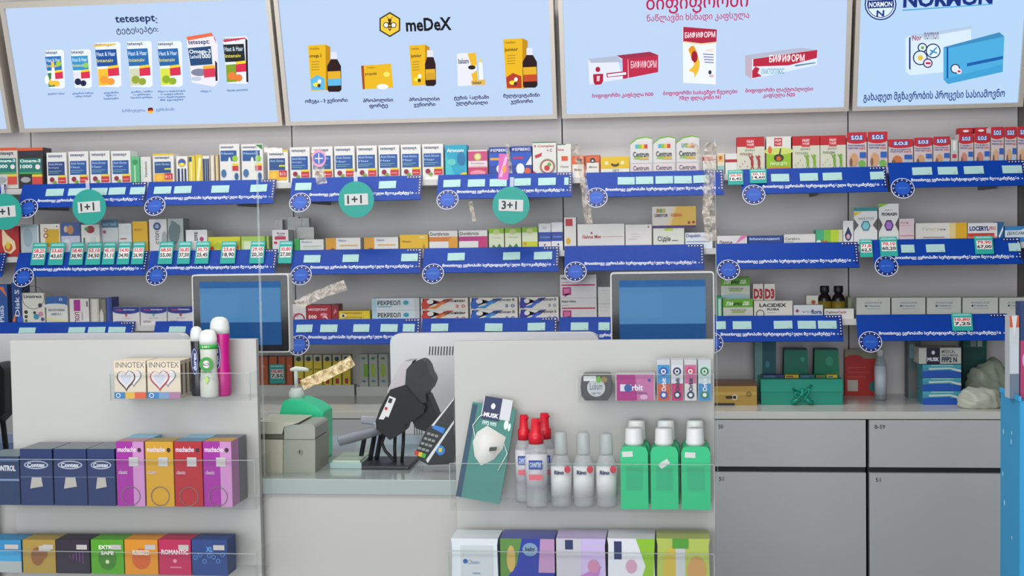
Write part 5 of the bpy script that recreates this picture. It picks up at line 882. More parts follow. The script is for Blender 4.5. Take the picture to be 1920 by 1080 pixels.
def aio(px0, px1, pyt, pyb, Y, label, vents=True, rad=.02):
    a = at(px0, pyt, Y); b = at(px1, pyt, Y); z0 = at(px0, pyb, Y).z; zt = at((px0+px1)/2, pyt, Y).z; wd = b.x-a.x; h = zt-z0
    root = empty('till_monitor', ((a.x+b.x)/2, Y+.02, zk), label, 'monitor', 'white till monitors seen from behind')
    o = max(z0-zk, .03); h = zt-zk-o
    pts = [(cx+rad*math.cos(t), cz+rad*math.sin(t)) for cx, cz, t0 in ((wd/2-rad, o+h-rad, 0), (-wd/2+rad, o+h-rad, 90), (-wd/2+rad, o+rad, 180), (wd/2-rad, o+rad, 270)) for t in [math.radians(t0+q_) for q_ in (0, 22, 45, 67, 90)]]
    q = MB(); q.prism(pts, -.02, .02, mat('#c8c8ca', .35)); q.build('monitor_back', root, bevel=.006)
    q = MB(); q.prism(pts, .0202, .024, '#141416'); q.build('screen_glass', root)
    if vents:
        q = MB()
        for i in range(9):
            p = at(805+i*5.4, 658, Y-.001); lx = p.x-(a.x+b.x)/2; lz = p.z-zk
            q.prism([(lx-.0012, lz-.009), (lx+.0008, lz-.01), (lx+.0028, lz+.01), (lx+.0005, lz+.01)], -.0212, -.0203, '#17171a')
        for i in range(4):
            p = at(777+i*4.5, 802, Y-.001); lx = p.x-(a.x+b.x)/2; lz = p.z-zk
            q.prism([(lx-.0008, lz-.016), (lx+.0008, lz-.016), (lx+.0008, lz+.016), (lx-.0008, lz+.016)], -.0212, -.0203, '#3a3a3e')
        q.build('vent_slots', root)
    q = MB(); q.box((-.1, -.03, 0), (.1, .06, .01), '#a8a8aa'); q.box((-.04, .0, .0), (.04, .015, o+.05), '#a8a8aa'); q.build('stand', root)
aio(731, 1122, 625, 868, -1.44, 'white till monitor seen from behind beside the black scanner')
aio(-120, 347, 627, 868, -1.44, 'white till monitor seen from behind at the left', False)

def pp(pts, Y, ox=0, oz=0): return [(at(x, y, Y).x-ox, at(x, y, Y).z-oz) for x, y in pts]
# hand scanner on chrome stand
blk = mat('#0c0c0e', .45, spec=.25); 
YQ = -1.66; o0 = at(745, 868, YQ)
root = empty('barcode_scanner', (o0.x, YQ, zk), 'black barcode scanner leaning on its stand before the white monitor', 'scanner')
L = lambda pts: pp(pts, YQ, o0.x, zk)
q = MB(); q.prism(L([(767, 690), (778, 678), (795, 671), (806, 680), (811, 697), (819, 710), (812, 727), (803, 735), (805, 750), (790, 756), (770, 745), (765, 715)]), -.03, .03, mat('#101212', .4, spec=.3)); q.build('scanner_head', root, bevel=.008)
q = MB(); q.prism(L([(760, 676), (779, 674), (768, 692), (766, 718), (738, 728), (733, 740), (731, 730), (745, 700)]), -.026, .026, mat('#8a8484', .25, .5)); q.build('scanner_window', root, bevel=.004)
q = MB(); q.prism(L([(738, 727), (766, 718), (780, 735), (793, 750), (803, 756), (800, 770), (780, 785), (766, 792), (764, 805), (747, 815), (737, 820), (727, 811), (712, 800), (711, 785), (720, 760)]), -.034, .03, blk); q.build('scanner_body', root, bevel=.008)
q = MB(); q.prism(L([(737, 738), (749, 743), (735, 778), (730, 776), (726, 782), (717, 781)]), -.0352, -.0345, '#d0d0ce'); A = Art(q, lambda px, py, k: (lambda p: (p.x-o0.x, -.0352-EPS*k, p.z-zk))(at(px, py, YQ)))
q.prism(L([(737, 742), (743, 744), (740, 752), (734, 750)]), -.036, -.0353, '#1a1a1e'); q.prism(L([(729, 758), (734, 760), (732, 765), (728, 763)]), -.036, -.0353, '#b02a2a'); q.build('scanner_label', root)
q = MB(); q.prism(L([(805, 735), (818, 765), (824, 780), (822, 800), (800, 806), (783, 800), (775, 785), (795, 765)]), -.02, .03, blk); q.build('scanner_cradle', root, bevel=.006)
def loc(x, y, dy=0): p = at(x, y, YQ+dy); return (p.x-o0.x, dy, p.z-zk)
q = MB()
for pts in ([(722, 812), (716, 830), (722, 845), (738, 862), (742, 870)], [(741, 815), (740, 840), (741, 871)], [(757, 808), (756, 835), (753, 871)]): q.tube([loc(*p) for p in pts], .0035, '#0d0d0f', 8)
q.build('cable', root)
chrome = mat('#c4c8d2', .2, .5)
q = MB(); q.tube([loc(634, 828, -.03), loc(712, 806, 0)], .0105, chrome, 16); q.tube([loc(680, 787, .01), loc(716, 790, 0)], .0085, chrome, 16); q.tube([loc(712, 806), loc(716, 790)], .012, chrome, 12); q.build('chrome_arm', root)
q = MB()
for x in (682, 700, 712): q.tube([loc(x+3, 812, .02), loc(x-4, 850, .02), (loc(x-6, 868, .02)[0], .02, .006)], .005, mat('#2a2c34', .15, .8), 8)
q.build('stand_rods', root)
pb = yfor(730, 872, zk+.004); q = MB(); q.box((at(688, 870, YQ).x-o0.x, -.05, 0), (at(776, 870, YQ).x-o0.x, .06, .008), mat('#17171b', .4)); q.build('base_plate', root, bevel=.002)
# glass tray under the stand
q = MB(); a = at(628, 855, -1.66); b = at(686, 855, -1.66); q.box((a.x, -1.7, zk+.0003), (b.x, -1.6, zk+.012), mat('#8fa8a4', .15)); q.box((a.x+.004, -1.696, zk+.012), (b.x-.004, -1.604, zk+.016), mat('#a8b8a0', .2))
tag(q.build('coin_tray'), 'low glassy green coin tray left of the scanner', 'tray')
# payment terminal, leaning
YR = -1.74; root = empty('payment_terminal', (at(810, 860, YR).x, YR, zk), 'card payment terminal with keypad leaning against the right panel', 'payment terminal')
ox = at(810, 860, YR).x; L = lambda pts: pp(pts, YR, ox, zk)
q = MB(); q.prism(L([(782, 845), (800, 806), (852, 745), (852.5, 868), (806, 870), (786, 860)]), -.012, .04, mat('#111113', .25)); q.build('terminal_body', root, bevel=.003)
q = MB(); q.prism(L([(815, 797), (853, 748), (853, 744), (811, 796)]), -.0135, -.012, '#c4c6c6'); q.prism(L([(804, 866), (853, 792), (853, 786), (801, 860)]), -.0135, -.012, '#c4c6c6'); q.build('silver_trim', root)
q = MB(); q.prism(L([(812, 800), (817, 795), (837, 801), (833, 811)]), -.0135, -.012, mat('#1f6fc0', .3)); q.build('display_window', root)
q = MB()
for r_ in range(4):
    for c_ in range(3):
        x = 804.5-r_*5.7+c_*7.2+2; y = 811+r_*9+c_*2.2
        q.prism(L([(x-2.4, y-2.6), (x+3.4, y-1.2), (x+1.6, y+3), (x-4.2, y+1.6)]), -.0136, -.012, '#7e8680')
for i, c in enumerate(('#b02424', '#c8a828', '#3a9a2c')):
    x = 784+i*6.8; y = 848+i*2.4; q.prism(L([(x-2.6, y-5.5), (x+4, y-4), (x+1.6, y+4), (x-5, y+2)]), -.0136, -.012, c)
q.build('keypad', root)
q = MB(); p = at(828, 842, YR); q.prism([(p.x-ox+.009*math.cos(i*.2618), p.z-zk+.01*math.sin(i*.2618)) for i in range(24)], -.0134, -.012, mat('#1a70b8', .4)); q.prism([(p.x-ox-.004, p.z-zk-.004), (p.x-ox+.003, p.z-zk-.003), (p.x-ox+.003, p.z-zk+.005), (p.x-ox-.003, p.z-zk+.004)], -.0138, -.0134, '#c0b83a'); q.build('round_sticker', root)
# receipt printer (cream box)
YN = -1.70; ox = at(546, 860, YN).x; root = empty('receipt_printer', (ox, YN, zk), 'cream and grey receipt printer box on the counter left of the green bottle', 'printer')
L = lambda pts: pp(pts, YN, ox, zk)
zb0 = [(488, 905), (545, 905)]
def clampz(l): return [(x, max(z, 0.0)) for x, z in l]
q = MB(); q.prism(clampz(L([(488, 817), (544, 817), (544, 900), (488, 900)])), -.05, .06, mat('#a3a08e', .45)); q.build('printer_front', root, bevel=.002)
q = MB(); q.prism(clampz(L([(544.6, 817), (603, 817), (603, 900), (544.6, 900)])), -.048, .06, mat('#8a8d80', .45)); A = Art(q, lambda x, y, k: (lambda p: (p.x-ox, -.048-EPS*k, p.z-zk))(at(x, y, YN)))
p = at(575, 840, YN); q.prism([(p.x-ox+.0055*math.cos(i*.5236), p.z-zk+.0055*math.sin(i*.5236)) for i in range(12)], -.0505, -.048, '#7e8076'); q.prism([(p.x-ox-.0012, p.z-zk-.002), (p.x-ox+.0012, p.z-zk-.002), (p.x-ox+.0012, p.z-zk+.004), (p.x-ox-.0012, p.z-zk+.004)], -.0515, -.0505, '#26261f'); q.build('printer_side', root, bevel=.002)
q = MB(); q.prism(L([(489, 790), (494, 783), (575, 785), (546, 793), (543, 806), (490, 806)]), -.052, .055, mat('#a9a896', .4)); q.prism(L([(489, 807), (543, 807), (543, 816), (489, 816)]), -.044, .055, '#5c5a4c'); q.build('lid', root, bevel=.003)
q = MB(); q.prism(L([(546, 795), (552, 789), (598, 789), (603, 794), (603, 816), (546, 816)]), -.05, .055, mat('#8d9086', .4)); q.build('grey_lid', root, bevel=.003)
# green sanitizer jug with pump
YJ = -1.58; ox = at(574, 860, YJ).x; root = empty('sanitizer_jug', (ox, YJ, zk), 'large green sanitizer jug with white pump behind the cream printer', 'bottle')
L = lambda pts: pp(pts, YJ, ox, zk); grn = mat('#2ec48c', .25)
q = MB(); q.prism(clampz(L([(532, 780), (540, 750), (546, 745), (574, 746), (600, 757), (615, 768), (616, 868), (612, 880), (540, 880), (534, 860)])), -.04, .04, grn); q.build('jug_body', root, bevel=.008)
q = MB(); q.prism(clampz(L([(603, 786), (616, 784), (616, 868), (604, 872)])), -.0415, -.0402, mat('#7fb8a8', .2)); q.build('pale_body_strip', root)  # paler lower right part of the jug, set on as a thin strip
q = MB(); p = at(556, 745, YJ); cxj = p.x-ox; zj = p.z-zk
q.lathe([(.017, 0), (.0165, .012), (.013, .018), (.011, .022)], mat('#c6cac6', .4), cxj, 0, zj-.002); q.lathe([(.0045, .02), (.0045, .058)], mat('#c6cac6', .4), cxj, 0, zj, n=12); q.build('pump_collar', root)
q = MB(); q.tube([(cxj-.012, 0, zj+.059), (cxj, 0, zj+.061), (cxj+.02, 0, zj+.06), (cxj+.028, 0, zj+.058)], [.003, .006, .0045, .003], mat('#d2d6d2', .4)); q.build('pump_spout', root)
# dark scanner at the left edge
YQ = -1.6; ox = at(5, 860, YQ).x; root = empty('barcode_scanner', (ox, YQ, zk), 'black scanner partly hidden at the left edge of the photo', 'scanner')
L = lambda pts: pp(pts, YQ, ox, zk)
q = MB(); q.prism(clampz(L([(-30, 690), (-5, 680), (9, 678), (21, 690), (22, 770), (12, 780), (-2, 795), (-30, 800)])), -.03, .03, blk); q.build('scanner_body', root, bevel=.006)
q = MB(); q.tube([(at(5, 780, YQ).x-ox, 0, at(5, 790, YQ).z-zk), (at(12, 830, YQ).x-ox, 0, .004)], .006, '#0e0e10'); q.build('cable', root)
q = MB(); q.prism(L([(-30, 700), (-4, 678), (5, 678), (-6, 702), (-25, 740)]), -.034, -.0302, mat('#8a9088', .3)); q.build('scanner_window', root)

# ---- acrylic holders on the panels
acr = clear('acrylic', (.985, .99, .99), .025, .08, '#808484', gl=.5)
acre = clear('acrylic_edge', (.9, .93, .93), .5, .15, '#b8c0be')
def holder(px0, px1, pyb, lip, depth, label, Y=YP):
    a = at(px0, pyb, Y-depth); b = at(px1, pyb, Y-depth); z = a.z if False else at((px0+px1)/2, pyb, Y-depth).z; zl = at((px0+px1)/2, lip, Y-depth).z
    q = MB(); wd = b.x-a.x; yb_ = depth
    q.box((0, 0, -.003), (wd, yb_-.0005, 0), acr); q.box((0, -.003, -.003), (wd, 0, zl-z), acr); q.box((0, 0, 0), (.003, yb_-.0005, zl-z), acr); q.box((wd-.003, 0, 0), (wd, yb_-.0005, zl-z), acr)
    q.box((0, -.0034, zl-z), (wd, .0004, zl-z+.0008), acre); q.box((-.0004, -.0034, -.003), (.0008, 0, zl-z), acre); q.box((wd-.0008, -.0034, -.003), (wd+.0004, 0, zl-z), acre)
    tag(q.build('acrylic_holder', None, (a.x, Y-depth, z)), label, 'holder', 'clear acrylic product holders')
    return z
YH = YP-.075
zh1 = holder(208, 470, 748, 700, .075, 'clear acrylic holder on the left panel with packs and gel bottles')
zh2 = holder(1083, 1338, 752, 702, .075, 'clear acrylic holder on the right panel with gum and candy')
# heart-print packs, three deep
def heart(cx, cy, s, c, t=.02):
    pts = []
    for i in range(28):
        a_ = 2*math.pi*i/28; pts.append((cx+s*16*math.sin(a_)**3/16, cy+s*(13*math.cos(a_)-5*math.cos(2*a_)-2*math.cos(3*a_)-math.cos(4*a_))/16))
    return ('p', pts, c)
inn = lambda c1, c2, st: [T_(.06, .82, .96, .97, '#5a5450', 'INNOTEX', .0), heart(.62, .56, .25, '#5a6a80'), heart(.62, .57, .22, '#d4cccc'), heart(.38, .5, .3, c1), heart(.38, .52, .26, '#cfc9c8'), heart(.38, .51, .17, '#b8bcc8'), R_(0, 0, 1, .17, st[0]), R_(.35, 0, .65, .17, st[1]), R_(.65, 0, 1, .17, st[2]), ('c', .13, .085, .07, '#dce8f0'), ('c', .13, .085, .05, '#1c5a98')]
YI = YP-.070
for j in range(3):
    for i, (x0, x1) in enumerate([(214, 273), (276, 338)]):
        xx = at(x0, 700, YI); x2 = at(x1, 700, YI); wd = x2.x-xx.x; h = at(270, 677, YI).z-zh1; dp = .0195
        q = MB(); q.box((-wd/2, -dp/2, 0), (wd/2, dp/2, h), '#c8bca8'); A = Art(q, lambda u, v, k: (-wd/2+u*wd, -dp/2-EPS*k, v*h), aspect=wd/h)
        A.run(inn('#a02a3c' if i else '#4a2a34', '', ['#2a70a8', '#c8a03a', '#c8502c'] if i == 0 else ['#2a70a8', '#6a8ab0', '#9a6a8a']))
        q.box((wd/2, -dp/2+.004, h*.1), (wd/2+.0003, -dp/2+.010, h*.9), '#4a3a2c')
        tag(q.build('heart_pack', None, ((xx.x+x2.x)/2, YI+dp/2+j*.0215, zh1+.0003)), f'white pack with {"red single heart" if i else "rainbow hearts"} print, {["front one", "second one back", "third one back"][j]}', 'pack', 'heart-print packs in the left holder')
# gel bottles
def gel(x0, x1, yt, Y, base, body, cap, label, band, art=None):
    a = at(x0, yt+60, Y); b = at(x1, yt+60, Y); rr = (b.x-a.x)/2; H = at((x0+x1)/2, yt, Y).z-base; cx = (a.x+b.x)/2
    root = empty('gel_bottle', (cx, Y, base), label, 'bottle', 'lubricant gel bottles')
    q = MB(); q.lathe([(rr*.92, 0), (rr*1.02, .004), (rr*1.05, H*.22), (rr*.9, H*.42), (rr*.93, H*.62), (rr*.98, H*.78), (rr*.96, H*.8)], body, sy=.72, n=32); q.build('bottle_body', root)
    q = MB(); q.lathe([(rr*.99, H*.79), (rr, H*.86), (rr*.93, H*.93), (rr*.7, H*.98), (rr*.3, H)], cap, sy=.72, n=32); q.build('cap', root)
    q = MB()
    if band: q.lathe([(rr*1.0, H*.72), (rr*1.0, H*.785)], band, sy=.73, n=32)
    A = Art(q, lambda u, v, k: (u*rr, -rr*.757-.0008-EPS*k, v*H))
    if art: art(A, H, rr)
    q.build('printed_label', root)
def aart(A, H, rr):
    A.a = rr/H; A.ring(0, .5, .78, .3, '#2a8a2c', asp=rr/H); A.circ(0, .5, .4, '#cfd4cc'); A.text(-.42, .475, .42, .525, '#2a3a2c', 'ALOE', .02); A.text(-.7, .37, .7, .4, '#3a5a3a', 'VERA GEL', .02); A.poly([(-.2, .3), (.1, .33), (.3, .28), (0, .2)], '#a8c85a'); A.text(-.4, .74, .4, .77, '#dff0df', '2 IN 1', .02)
zb1 = zh1+.0003
wcap = mat('#c6cac8', .4)
gel(375, 408, 618, YP-.056, zb1, mat('#b9bdb4', .35), mat('#d2d6d4', .4), 'white and green aloe gel bottle, front one in the left holder', mat('#2f9a3c', .35), aart)
gel(358, 381, 612, YP-.030, zb1, mat('#14141c', .25), wcap, 'black gel bottle with white cap behind the aloe bottle', None, lambda A, H, rr: (A.ell(-.1, .5, .5, .19, '#9aa4d0'), A.ell(-.1, .5, .44, .175, '#1a2058'), A.vtext(-.34, .37, .2, .63, '#c4cce8', 'durex', .03)))
gel(395, 431, 594, YP-.030, zb1, mat('#b8117c', .3), wcap, 'magenta gel bottle with pale cap, tallest in the left holder', None, lambda A, H, rr: (A.ell(-.2, .52, .5, .19, '#c8b8dc'), A.ell(-.2, .52, .43, .175, '#1a2058'), A.vtext(-.42, .4, .08, .64, '#c4cce8', 'durex', .03)))
# right holder goods
q = MB(); ox = at(1119, 725, YP-.045); hh = at(1119, 700, YP-.045).z-zh2; rr = (at(1148, 725, YP-.045).x-at(1090, 725, YP-.045).x)/2
oct_ = [(-rr*.72, 0), (rr*.72, 0), (rr*.95, hh*.2), (rr, hh*.55), (rr*.92, hh*.92), (rr*.8, hh), (-rr*.8, hh), (-rr*.92, hh*.92), (-rr, hh*.55), (-rr*.95, hh*.2)]
q.prism(oct_, -.025, .025, mat('#26211f', .25)); A = Art(q, lambda u, v, k: (u*rr, -.0262-EPS*k, v*hh), aspect=rr/hh)
root = empty('sweets_tin', (ox.x, YP-.045, zh2+.0003), 'dark sweets tub with round white label in the right holder', 'candy container'); q.build('tub', root, bevel=.003)
q = MB(); A = Art(q, lambda u, v, k: (u*rr, -.0258-EPS*k, v*hh), aspect=rr/hh); A.circ(0, .5, .58, '#a8acb0'); A.text(-.4, .42, .4, .7, '#3a4450', 'Lulium', .0); A.rect(-.8, .76, 0, .96, '#c0c4c4'); A.ell(.16, .82, .16, .14, '#5a9a2a'); A.ell(.52, .82, .2, .12, '#7a6a3a'); A.text(-.3, .24, .3, .34, '#5a6a78', 'sugar free'); q.build('round_label', root)
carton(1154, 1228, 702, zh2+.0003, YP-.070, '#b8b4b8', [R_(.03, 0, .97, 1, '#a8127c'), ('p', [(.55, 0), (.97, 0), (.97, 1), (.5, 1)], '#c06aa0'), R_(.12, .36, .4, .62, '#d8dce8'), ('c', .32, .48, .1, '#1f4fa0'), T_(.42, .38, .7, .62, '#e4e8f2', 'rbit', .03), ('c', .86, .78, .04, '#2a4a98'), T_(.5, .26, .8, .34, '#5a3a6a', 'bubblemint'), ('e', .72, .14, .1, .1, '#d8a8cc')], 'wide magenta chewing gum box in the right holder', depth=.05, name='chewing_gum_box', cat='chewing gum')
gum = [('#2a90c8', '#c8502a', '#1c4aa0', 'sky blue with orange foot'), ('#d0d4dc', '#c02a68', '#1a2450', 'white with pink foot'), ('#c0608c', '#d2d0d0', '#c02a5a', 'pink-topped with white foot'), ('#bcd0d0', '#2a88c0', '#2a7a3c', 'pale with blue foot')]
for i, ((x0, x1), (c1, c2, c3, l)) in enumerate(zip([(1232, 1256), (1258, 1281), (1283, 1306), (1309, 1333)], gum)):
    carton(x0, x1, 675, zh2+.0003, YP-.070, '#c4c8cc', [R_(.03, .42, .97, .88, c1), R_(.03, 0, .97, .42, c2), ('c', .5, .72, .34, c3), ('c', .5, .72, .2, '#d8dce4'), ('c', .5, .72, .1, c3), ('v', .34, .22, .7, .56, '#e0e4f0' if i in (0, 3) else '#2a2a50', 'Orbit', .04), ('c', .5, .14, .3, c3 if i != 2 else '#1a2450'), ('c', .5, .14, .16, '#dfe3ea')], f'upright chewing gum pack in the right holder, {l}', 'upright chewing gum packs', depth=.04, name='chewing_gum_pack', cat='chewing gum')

# lower holders
YL = YP-.10
zl1 = holder(-60, 480, 950, 862, .10, 'long clear acrylic holder low on the left panel')
zl2 = holder(845, 1340, 956, 870, .10, 'long clear acrylic holder low on the right panel')
mu = [('#a0189a', '#c88ac0', 'purple and lilac, leftmost'), ('#d09c10', '#d09c10', 'yellow'), ('#b01022', '#b01022', 'red'), ('#a0189a', '#c88ac0', 'purple and lilac, rightmost')]
for j in range(2):
    for i, ((x0, x1), (c, c2, l)) in enumerate(zip([(218, 270), (273, 325), (327, 379), (381, 434)], mu)):
        Yf = YP-.095+j*.045
        art = [R_(0, 0, 1, 1, c), R_(.6, 0, 1, 1, c2), T_(.06, .84, .72, .92, '#eadcea', 'muchacho', .03), ('e', .84, .87, .07, .035, '#2a1c24'), R_(.46, .62, .8, .76, '#c8c4c4'), ('g', .5, .16, .34, .03, '#7a6a6a'), T_(.08, .5, .4, .56, '#e0c8dc', 'classic')]
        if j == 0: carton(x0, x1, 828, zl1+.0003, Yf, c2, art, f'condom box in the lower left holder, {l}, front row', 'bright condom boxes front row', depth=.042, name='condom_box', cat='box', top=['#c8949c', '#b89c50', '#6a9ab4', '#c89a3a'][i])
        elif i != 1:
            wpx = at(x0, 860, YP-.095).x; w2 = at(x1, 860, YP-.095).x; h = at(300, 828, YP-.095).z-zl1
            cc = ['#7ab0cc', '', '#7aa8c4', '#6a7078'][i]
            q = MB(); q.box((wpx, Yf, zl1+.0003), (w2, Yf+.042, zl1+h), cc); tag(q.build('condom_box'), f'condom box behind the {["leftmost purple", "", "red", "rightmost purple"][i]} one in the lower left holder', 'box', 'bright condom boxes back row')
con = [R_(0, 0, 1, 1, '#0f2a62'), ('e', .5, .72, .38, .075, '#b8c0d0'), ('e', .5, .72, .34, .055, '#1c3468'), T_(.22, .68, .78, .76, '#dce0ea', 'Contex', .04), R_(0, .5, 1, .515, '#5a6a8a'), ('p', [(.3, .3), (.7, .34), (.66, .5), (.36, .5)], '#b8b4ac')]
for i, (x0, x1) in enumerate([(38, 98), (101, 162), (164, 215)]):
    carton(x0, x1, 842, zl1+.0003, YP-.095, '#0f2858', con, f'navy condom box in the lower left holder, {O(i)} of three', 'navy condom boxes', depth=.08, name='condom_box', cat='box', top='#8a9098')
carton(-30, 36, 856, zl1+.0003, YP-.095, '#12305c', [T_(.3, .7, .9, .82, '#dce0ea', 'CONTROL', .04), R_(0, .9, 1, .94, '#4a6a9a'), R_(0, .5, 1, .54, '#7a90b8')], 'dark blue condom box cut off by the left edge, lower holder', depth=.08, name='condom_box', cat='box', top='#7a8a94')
# mask pouch leaning
tilt = .17
P0 = at(905, 950, YP-.05)
wd = .083; h = (at(930, 755, YP-.03).z-zl2)/math.cos(.12)
root = empty('mask_pouch', (at(898, 950, YP-.05).x, YP-.064, zl2+.0085), 'teal mask pouch with white folded respirator leaning in the lower right holder', 'mask pack', None, (-.22, tilt, 0))
q = MB(); q.box((-wd/2, -.003, 0), (wd/2, .003, h*.95), mat('#0d685e', .35)); A = Art(q, lambda u, v, k: (-wd/2+u*wd, -.003-EPS*k, v*h), aspect=wd/h)
A.rect(0, 0, .12, .93, '#123a50'); A.text(.3, .745, .62, .785, '#c8dcd8', 'FFP2 N95', .02); A.ell(.84, .78, .05, .05, '#c8dcd8'); A.ell(.92, .76, .03, .04, '#c8dcd8'); q.build('pouch_body', root)
q = MB(); q.box((-wd*.26, -.005, h*.82), (wd*.4, .0048, h*1.03), '#b8bcc0'); A = Art(q, lambda u, v, k: (-wd/2+u*wd, -.005-EPS*k, v*h), aspect=wd/h); A.rect(.26, .80, .66, 1.03, '#141f48'); A.text(.3, .825, .64, .87, '#d8dce8', 'MUSK', .04); A.ell(.48, .94, .05, .03, '#c8ccd8'); q.build('header_card', root)
q = MB(); wm = mat('#c4c4be', .5)
mv = [(.22, .66), (.42, .74), (.88, .66), (.86, .54), (.7, .42), (.44, .34), (.26, .42), (.16, .56)]
c0 = (.5, .34); vs = [(-wd/2+u*wd, -.0036, v*h) for u, v in mv]+[(-wd/2+(.5+(u-.5)*.6)*wd, -.014, (.55+(v-.55)*.6)*h) for u, v in mv]+[(-wd/2+.46*wd, -.018, .56*h)]
q.add(vs, [(i, (i+1)%8, 8+(i+1)%8, 8+i) for i in range(8)]+[(8+i, 8+(i+1)%8, 16) for i in range(8)], wm, True)
q.add([(-wd/2+u*wd, -.0192, v*h) for u, v in ((.58, .49), (.74, .51), (.74, .545), (.58, .53))], [(0,1,2,3)], '#2a3030'); q.build('respirator', root)
q = MB(); q.tube([(-wd/2+.2*wd, -.005, .6*h), (-wd/2+.1*wd, -.006, .72*h), (-wd/2+.22*wd, -.006, .82*h), (-wd/2+.3*wd, -.006, .84*h)], .001, '#c8ccc8', 6); q.tube([(-wd/2+.86*wd, -.005, .6*h), (-wd/2+.98*wd, -.006, .5*h), (-wd/2+.84*wd, -.006, .32*h)], .001, '#c8ccc8', 6); q.build('ear_loops', root)
# red-capped spray bottles
redc = mat('#c01428', .35); clr = clear('clear_liquid', (.9, .91, .92), .35, .1, '#c4c8ca')
def spray(x0, x1, ycap, yb, Y, label, r=None):
    a = at(x0, 850, Y); b = at(x1, 850, Y); rr = (b.x-a.x)/2; cx = (a.x+b.x)/2; H = at((x0+x1)/2, ycap, Y).z-zl2; hb = at((x0+x1)/2, yb, Y).z-zl2
    root = empty('hand_spray', (cx, Y, zl2+.0004), label, 'bottle', 'red-capped hand sprays')
    q = MB(); q.lathe([(rr*.95, 0), (rr, .004), (rr, hb*.86), (rr*.8, hb*.95), (rr*.6, hb)], clr, sy=.8); q.build('bottle_body', root)
    q = MB(); q.lathe([(rr*1.015, hb*.3), (rr*1.015, hb*.82)], mat('#b9b9be', .4), sy=.8)
    A = Art(q, lambda u, v, k: (u*rr, -rr*.815-.001-EPS*k, v*hb)); A.rect(-.62, .6, .62, .74, '#1c3f8c'); A.text(-.5, .63, .5, .71, '#c8d4ec', 'САНИТЕК', .02); A.rect(-.62, .44, .62, .52, '#c85a68'); q.build('bottle_label', root)
    q = MB(); q.lathe([(rr*.68, hb*.98), (rr*.68, hb+.016), (rr*.5, hb+.018), (rr*.42, H)], redc); q.tube([(0, -rr*.2, H-.008), (rr*.5, -rr*.3, H-.004)], .0035, redc); q.build('spray_cap', root)
spray(985, 1026, 785, 829, YP-.075, 'red-capped clear spray bottle, front one beside the mask pouch')
spray(966, 1000, 778, 822, YP-.033, 'red-capped clear spray bottle, back left one beside the mask pouch')
spray(1003, 1040, 775, 820, YP-.030, 'red-capped clear spray bottle, hidden one behind on the right')
# clear-capped bottles
frost = clear('frosted_cap', (.92, .94, .94), .45, .3, '#b8c0be')
for i, (cx, yt) in enumerate([(1052, 810), (1094, 811), (1137, 813)]):
    Y = YP-.07; X = at(cx, 860, Y).x; H = at(cx, yt, Y).z-zl2; hb = at(cx, 852, Y).z-zl2
    root = empty('nasal_bottle', (X, Y, zl2+.0004), f'clear bottle with frosted cap and white label, {O(i)} of three', 'bottle', 'frosted-cap bottles')
    q = MB(); q.lathe([(.0175, 0), (.019, .004), (.019, hb*.82), (.014, hb*.97), (.011, hb)], clr, sy=.8); q.build('bottle_body', root)
    q = MB(); q.lathe([(.0195, hb*.2), (.0195, hb*.78)], mat('#c2c4c4', .4), sy=.8); A = Art(q, lambda u, v, k: (u*.0195, -.0157-.001-EPS*k, v*hb)); A.text(-.6, .64, .3, .72, '#22305e', 'Rino', .04); A.ell(.65, .74, .3, .07, '#b02a3c'); q.build('bottle_label', root)
    q = MB(); q.lathe([(.0115, hb+.0005), (.0125, hb+.002), (.0115, H-.004), (.0095, H)], frost); q.build('cap', root)
# green handgel bottles
grn2 = mat('#15a86e', .35); wc = mat('#c4c8c6', .4)
for j in range(2):
    for i, (x0, x1) in enumerate([(1163, 1216), (1219, 1272), (1276, 1332)]):
        Y = YP-.073+j*.044; dx = 0; a = at(x0, 860, YP-.073).x; b = at(x1, 860, YP-.073).x; X = (a+b)/2+(.0015*j if i == 2 else .004*j); hw = (b-a)/2-.0008
        hb = at(1245, 834, YP-.073).z-zl2; H = at(1245, 803, YP-.073).z-zl2 + .008*j
        root = empty('green_bottle', (X, Y, zl2+.0004), f'green liquid bottle with white cap, {["left", "middle", "right"][i]} one of the {["front", "back"][j]} row', 'bottle', 'green liquid bottles')
        q = MB(); pr = [(-hw, 0), (hw, 0), (hw, hb*.9), (hw*.85, hb*.98), (hw*.5, hb), (-hw*.5, hb), (-hw*.85, hb*.98), (-hw, hb*.9)]
        q.prism(pr, -.019, .019, grn2); q.build('bottle_body', root, bevel=.004)
        q = MB(); q.lathe([(.0165, hb), (.0175, hb+.006), (.0165, hb+.008), (.0158, H-.003), (.0145, H)], wc); q.build('cap', root)
        if j == 0:
            q = MB(); lx, lz, an = [(-.012, hb*.87, .05), (.0, hb*.72, .6), (-.01, hb*.86, -.05)][i]; c_, s_ = math.cos(an), math.sin(an)
            q.prism([(lx+c_*u-s_*v, lz+s_*u+c_*v) for u, v in ((-.0095, -.0045), (.0095, -.0045), (.0095, .0055), (-.0095, .0055))], -.0198, -.0192, '#b8c0bc'); q.build('price_sticker', root)
            q = MB(); q.prism([(-hw*.6, hb*.3), (hw*.6, hb*.3), (hw*.6, hb*.68), (-hw*.6, hb*.68)], -.0196, -.0192, mat('#179a68', .4)); q.build('front_label', root)

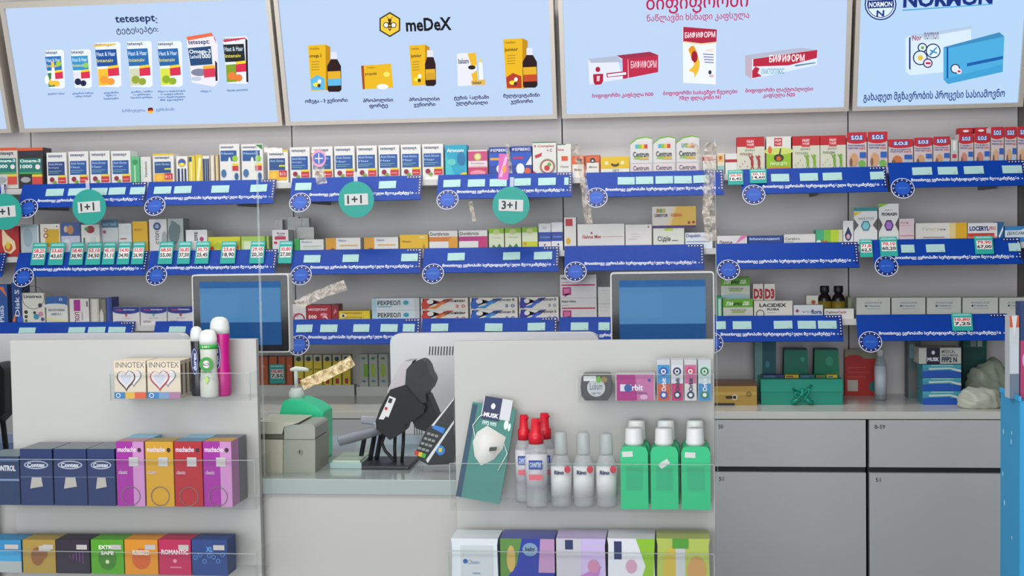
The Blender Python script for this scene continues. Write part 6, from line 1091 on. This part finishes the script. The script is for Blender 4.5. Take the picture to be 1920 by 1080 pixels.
# bottom holders and goods
zm1 = holder(-60, 482, 1078, 1035, .085, 'clear acrylic holder at the bottom of the left panel')
zm2 = holder(842, 1340, 1140, 1036, .10, 'clear acrylic holder at the bottom of the right panel')
low = [(-40, 40, '#2a86b8', [R_(0, 0, 1, .35, '#aab0b0'), ('p', [(0, .35), (1, .35), (1, .6), (0, .8)], '#3aa0d0')], 'sky blue'), (43, 104, '#a88c3c', [('e', .45, .5, .2, .28, '#8a5a30'), ('e', .6, .6, .16, .2, '#8a5a30'), R_(.5, .66, .86, .82, '#b8b4a8')], 'tan with brown heart'),
       (106, 168, '#241a2e', [R_(.3+.1*i, .5-.04*i, .315+.1*i, .5+.04*i, '#9a4ab0') for i in range(6)], 'black with purple sound wave'), (171, 232, '#4f9f14', [('e', .5, .45, .28, .34, '#3a7a1c'), T_(.24, .72, .76, .84, '#e8f0d8', 'EXTRA', .04), T_(.3, .56, .7, .68, '#e8f0d8', 'SAFE', .04), ('c', .5, .36, .06, '#c8dca0')], 'green'),
       (234, 296, '#d88c14', [('e', .5, .45, .28, .3, '#c85a1c'), T_(.24, .56, .76, .7, '#f0e4c8', 'RIBBED', .04)], 'orange'), (298, 358, '#b81a50', [T_(.08, .58, .92, .72, '#f0d4dc', 'ROMANTIC', .04), ('c', .5, .4, .06, '#e090a8'), R_(.35, .2, .7, .24, '#d87a8c')], 'crimson'),
       (360, 426, '#1c3f80', [T_(.4, .66, .6, .8, '#5aa0e0', 'XL', .03)] + [('g', .1+.13*i, .5+.1*math.sin(i*2.3), .06, .018, '#5a9ad8') for i in range(7)], 'blue with bubbles')]
for x0, x1, c, art, l in low:
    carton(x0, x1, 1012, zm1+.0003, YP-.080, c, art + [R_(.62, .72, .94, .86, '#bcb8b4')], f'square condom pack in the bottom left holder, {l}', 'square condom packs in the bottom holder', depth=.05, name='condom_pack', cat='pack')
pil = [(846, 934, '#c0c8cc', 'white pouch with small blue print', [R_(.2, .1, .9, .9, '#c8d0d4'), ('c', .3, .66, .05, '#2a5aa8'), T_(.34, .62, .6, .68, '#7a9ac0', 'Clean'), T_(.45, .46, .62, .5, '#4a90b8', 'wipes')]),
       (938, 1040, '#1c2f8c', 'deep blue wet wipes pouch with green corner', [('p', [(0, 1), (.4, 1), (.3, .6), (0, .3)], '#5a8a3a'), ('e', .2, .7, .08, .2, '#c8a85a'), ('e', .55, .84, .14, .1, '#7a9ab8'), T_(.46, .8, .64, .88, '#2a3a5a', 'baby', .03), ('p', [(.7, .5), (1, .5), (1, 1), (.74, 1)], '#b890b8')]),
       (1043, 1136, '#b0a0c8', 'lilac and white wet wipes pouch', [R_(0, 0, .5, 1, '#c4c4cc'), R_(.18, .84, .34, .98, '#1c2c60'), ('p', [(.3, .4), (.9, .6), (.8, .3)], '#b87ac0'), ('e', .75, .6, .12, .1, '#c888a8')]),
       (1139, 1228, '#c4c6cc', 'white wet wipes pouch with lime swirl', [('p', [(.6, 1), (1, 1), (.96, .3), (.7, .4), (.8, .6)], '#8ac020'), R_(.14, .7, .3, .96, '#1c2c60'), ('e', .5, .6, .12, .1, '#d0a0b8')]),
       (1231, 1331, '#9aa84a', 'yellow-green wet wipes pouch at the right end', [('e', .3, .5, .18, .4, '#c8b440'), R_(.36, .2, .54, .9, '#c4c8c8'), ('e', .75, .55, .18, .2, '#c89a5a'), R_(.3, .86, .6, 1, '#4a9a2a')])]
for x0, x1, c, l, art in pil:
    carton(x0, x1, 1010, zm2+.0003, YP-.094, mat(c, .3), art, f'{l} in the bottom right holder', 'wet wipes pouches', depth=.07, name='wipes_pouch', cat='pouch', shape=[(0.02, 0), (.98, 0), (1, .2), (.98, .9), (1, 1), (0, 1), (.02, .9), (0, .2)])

# blue floor display at the right edge
X0 = at(1912, 900, -1.96).x; zt = at(1905, 752, -1.96).z
root = empty('floor_display', (X0+.15, -1.9, 0), 'bright blue cardboard floor display at the right edge with snowflakes', 'display stand')
q = MB(); q.box((-.15, -.06, 0), (.15, .065, zt), mat('#2a8fc0', .45, noise=.04, scale=5)); 
rnd = random.Random(4)
for i in range(26):
    y, z = rnd.uniform(-.05, .055), rnd.uniform(.3, zt-.03); s_ = rnd.uniform(.002, .004)
    q.add([(-.1503, y+s_*math.cos(t), z+s_*1.6*math.sin(t)) for t in [-k*math.pi/3 for k in range(6)]], [(0,1,2,3,4,5)], '#b8dcec')
    x = rnd.uniform(-.14, .14); q.add([(x+s_*math.cos(t), -.0603, z+s_*1.6*math.sin(t)) for t in [k*math.pi/3 for k in range(6)]], [(0,1,2,3,4,5)], '#b8dcec')
q.box((-.1508, -.03, zt-.42), (-.1501, .02, zt-.36), '#16233c'); q.build('carton_body', root)
q = MB(); q.box((-.152, -.062, zt), (-.148, .066, zt+.008), '#2a9ad0'); q.build('rim', root)
for x0, x1, yt, c, art, l, Y in ((1893, 1911, 592, '#c4ccd0', [R_(0, .86, 1, 1, '#c85a34'), ('p', [(.2, 1), (.8, 1), (.5, .72)], '#d8dce0'), R_(.1, .3, .9, .66, '#c8d0d8'), R_(0, 0, 1, .3, '#6a7a8c')], 'white and orange tube pack standing on the blue display', -1.93),
                      (1913, 1950, 566, '#1f3a6c', [R_(.2, .7, .6, .85, '#c8d0e0'), R_(0, 0, 1, .6, '#b03a6c'), ('e', .4, .4, .3, .1, '#d8a0c8')], 'tall navy and pink pack standing on the blue display', -1.93)):
    carton(x0, x1, yt, zt+.0003, Y, c, art, l, depth=.03, name='toothpaste_pack', cat='pack')
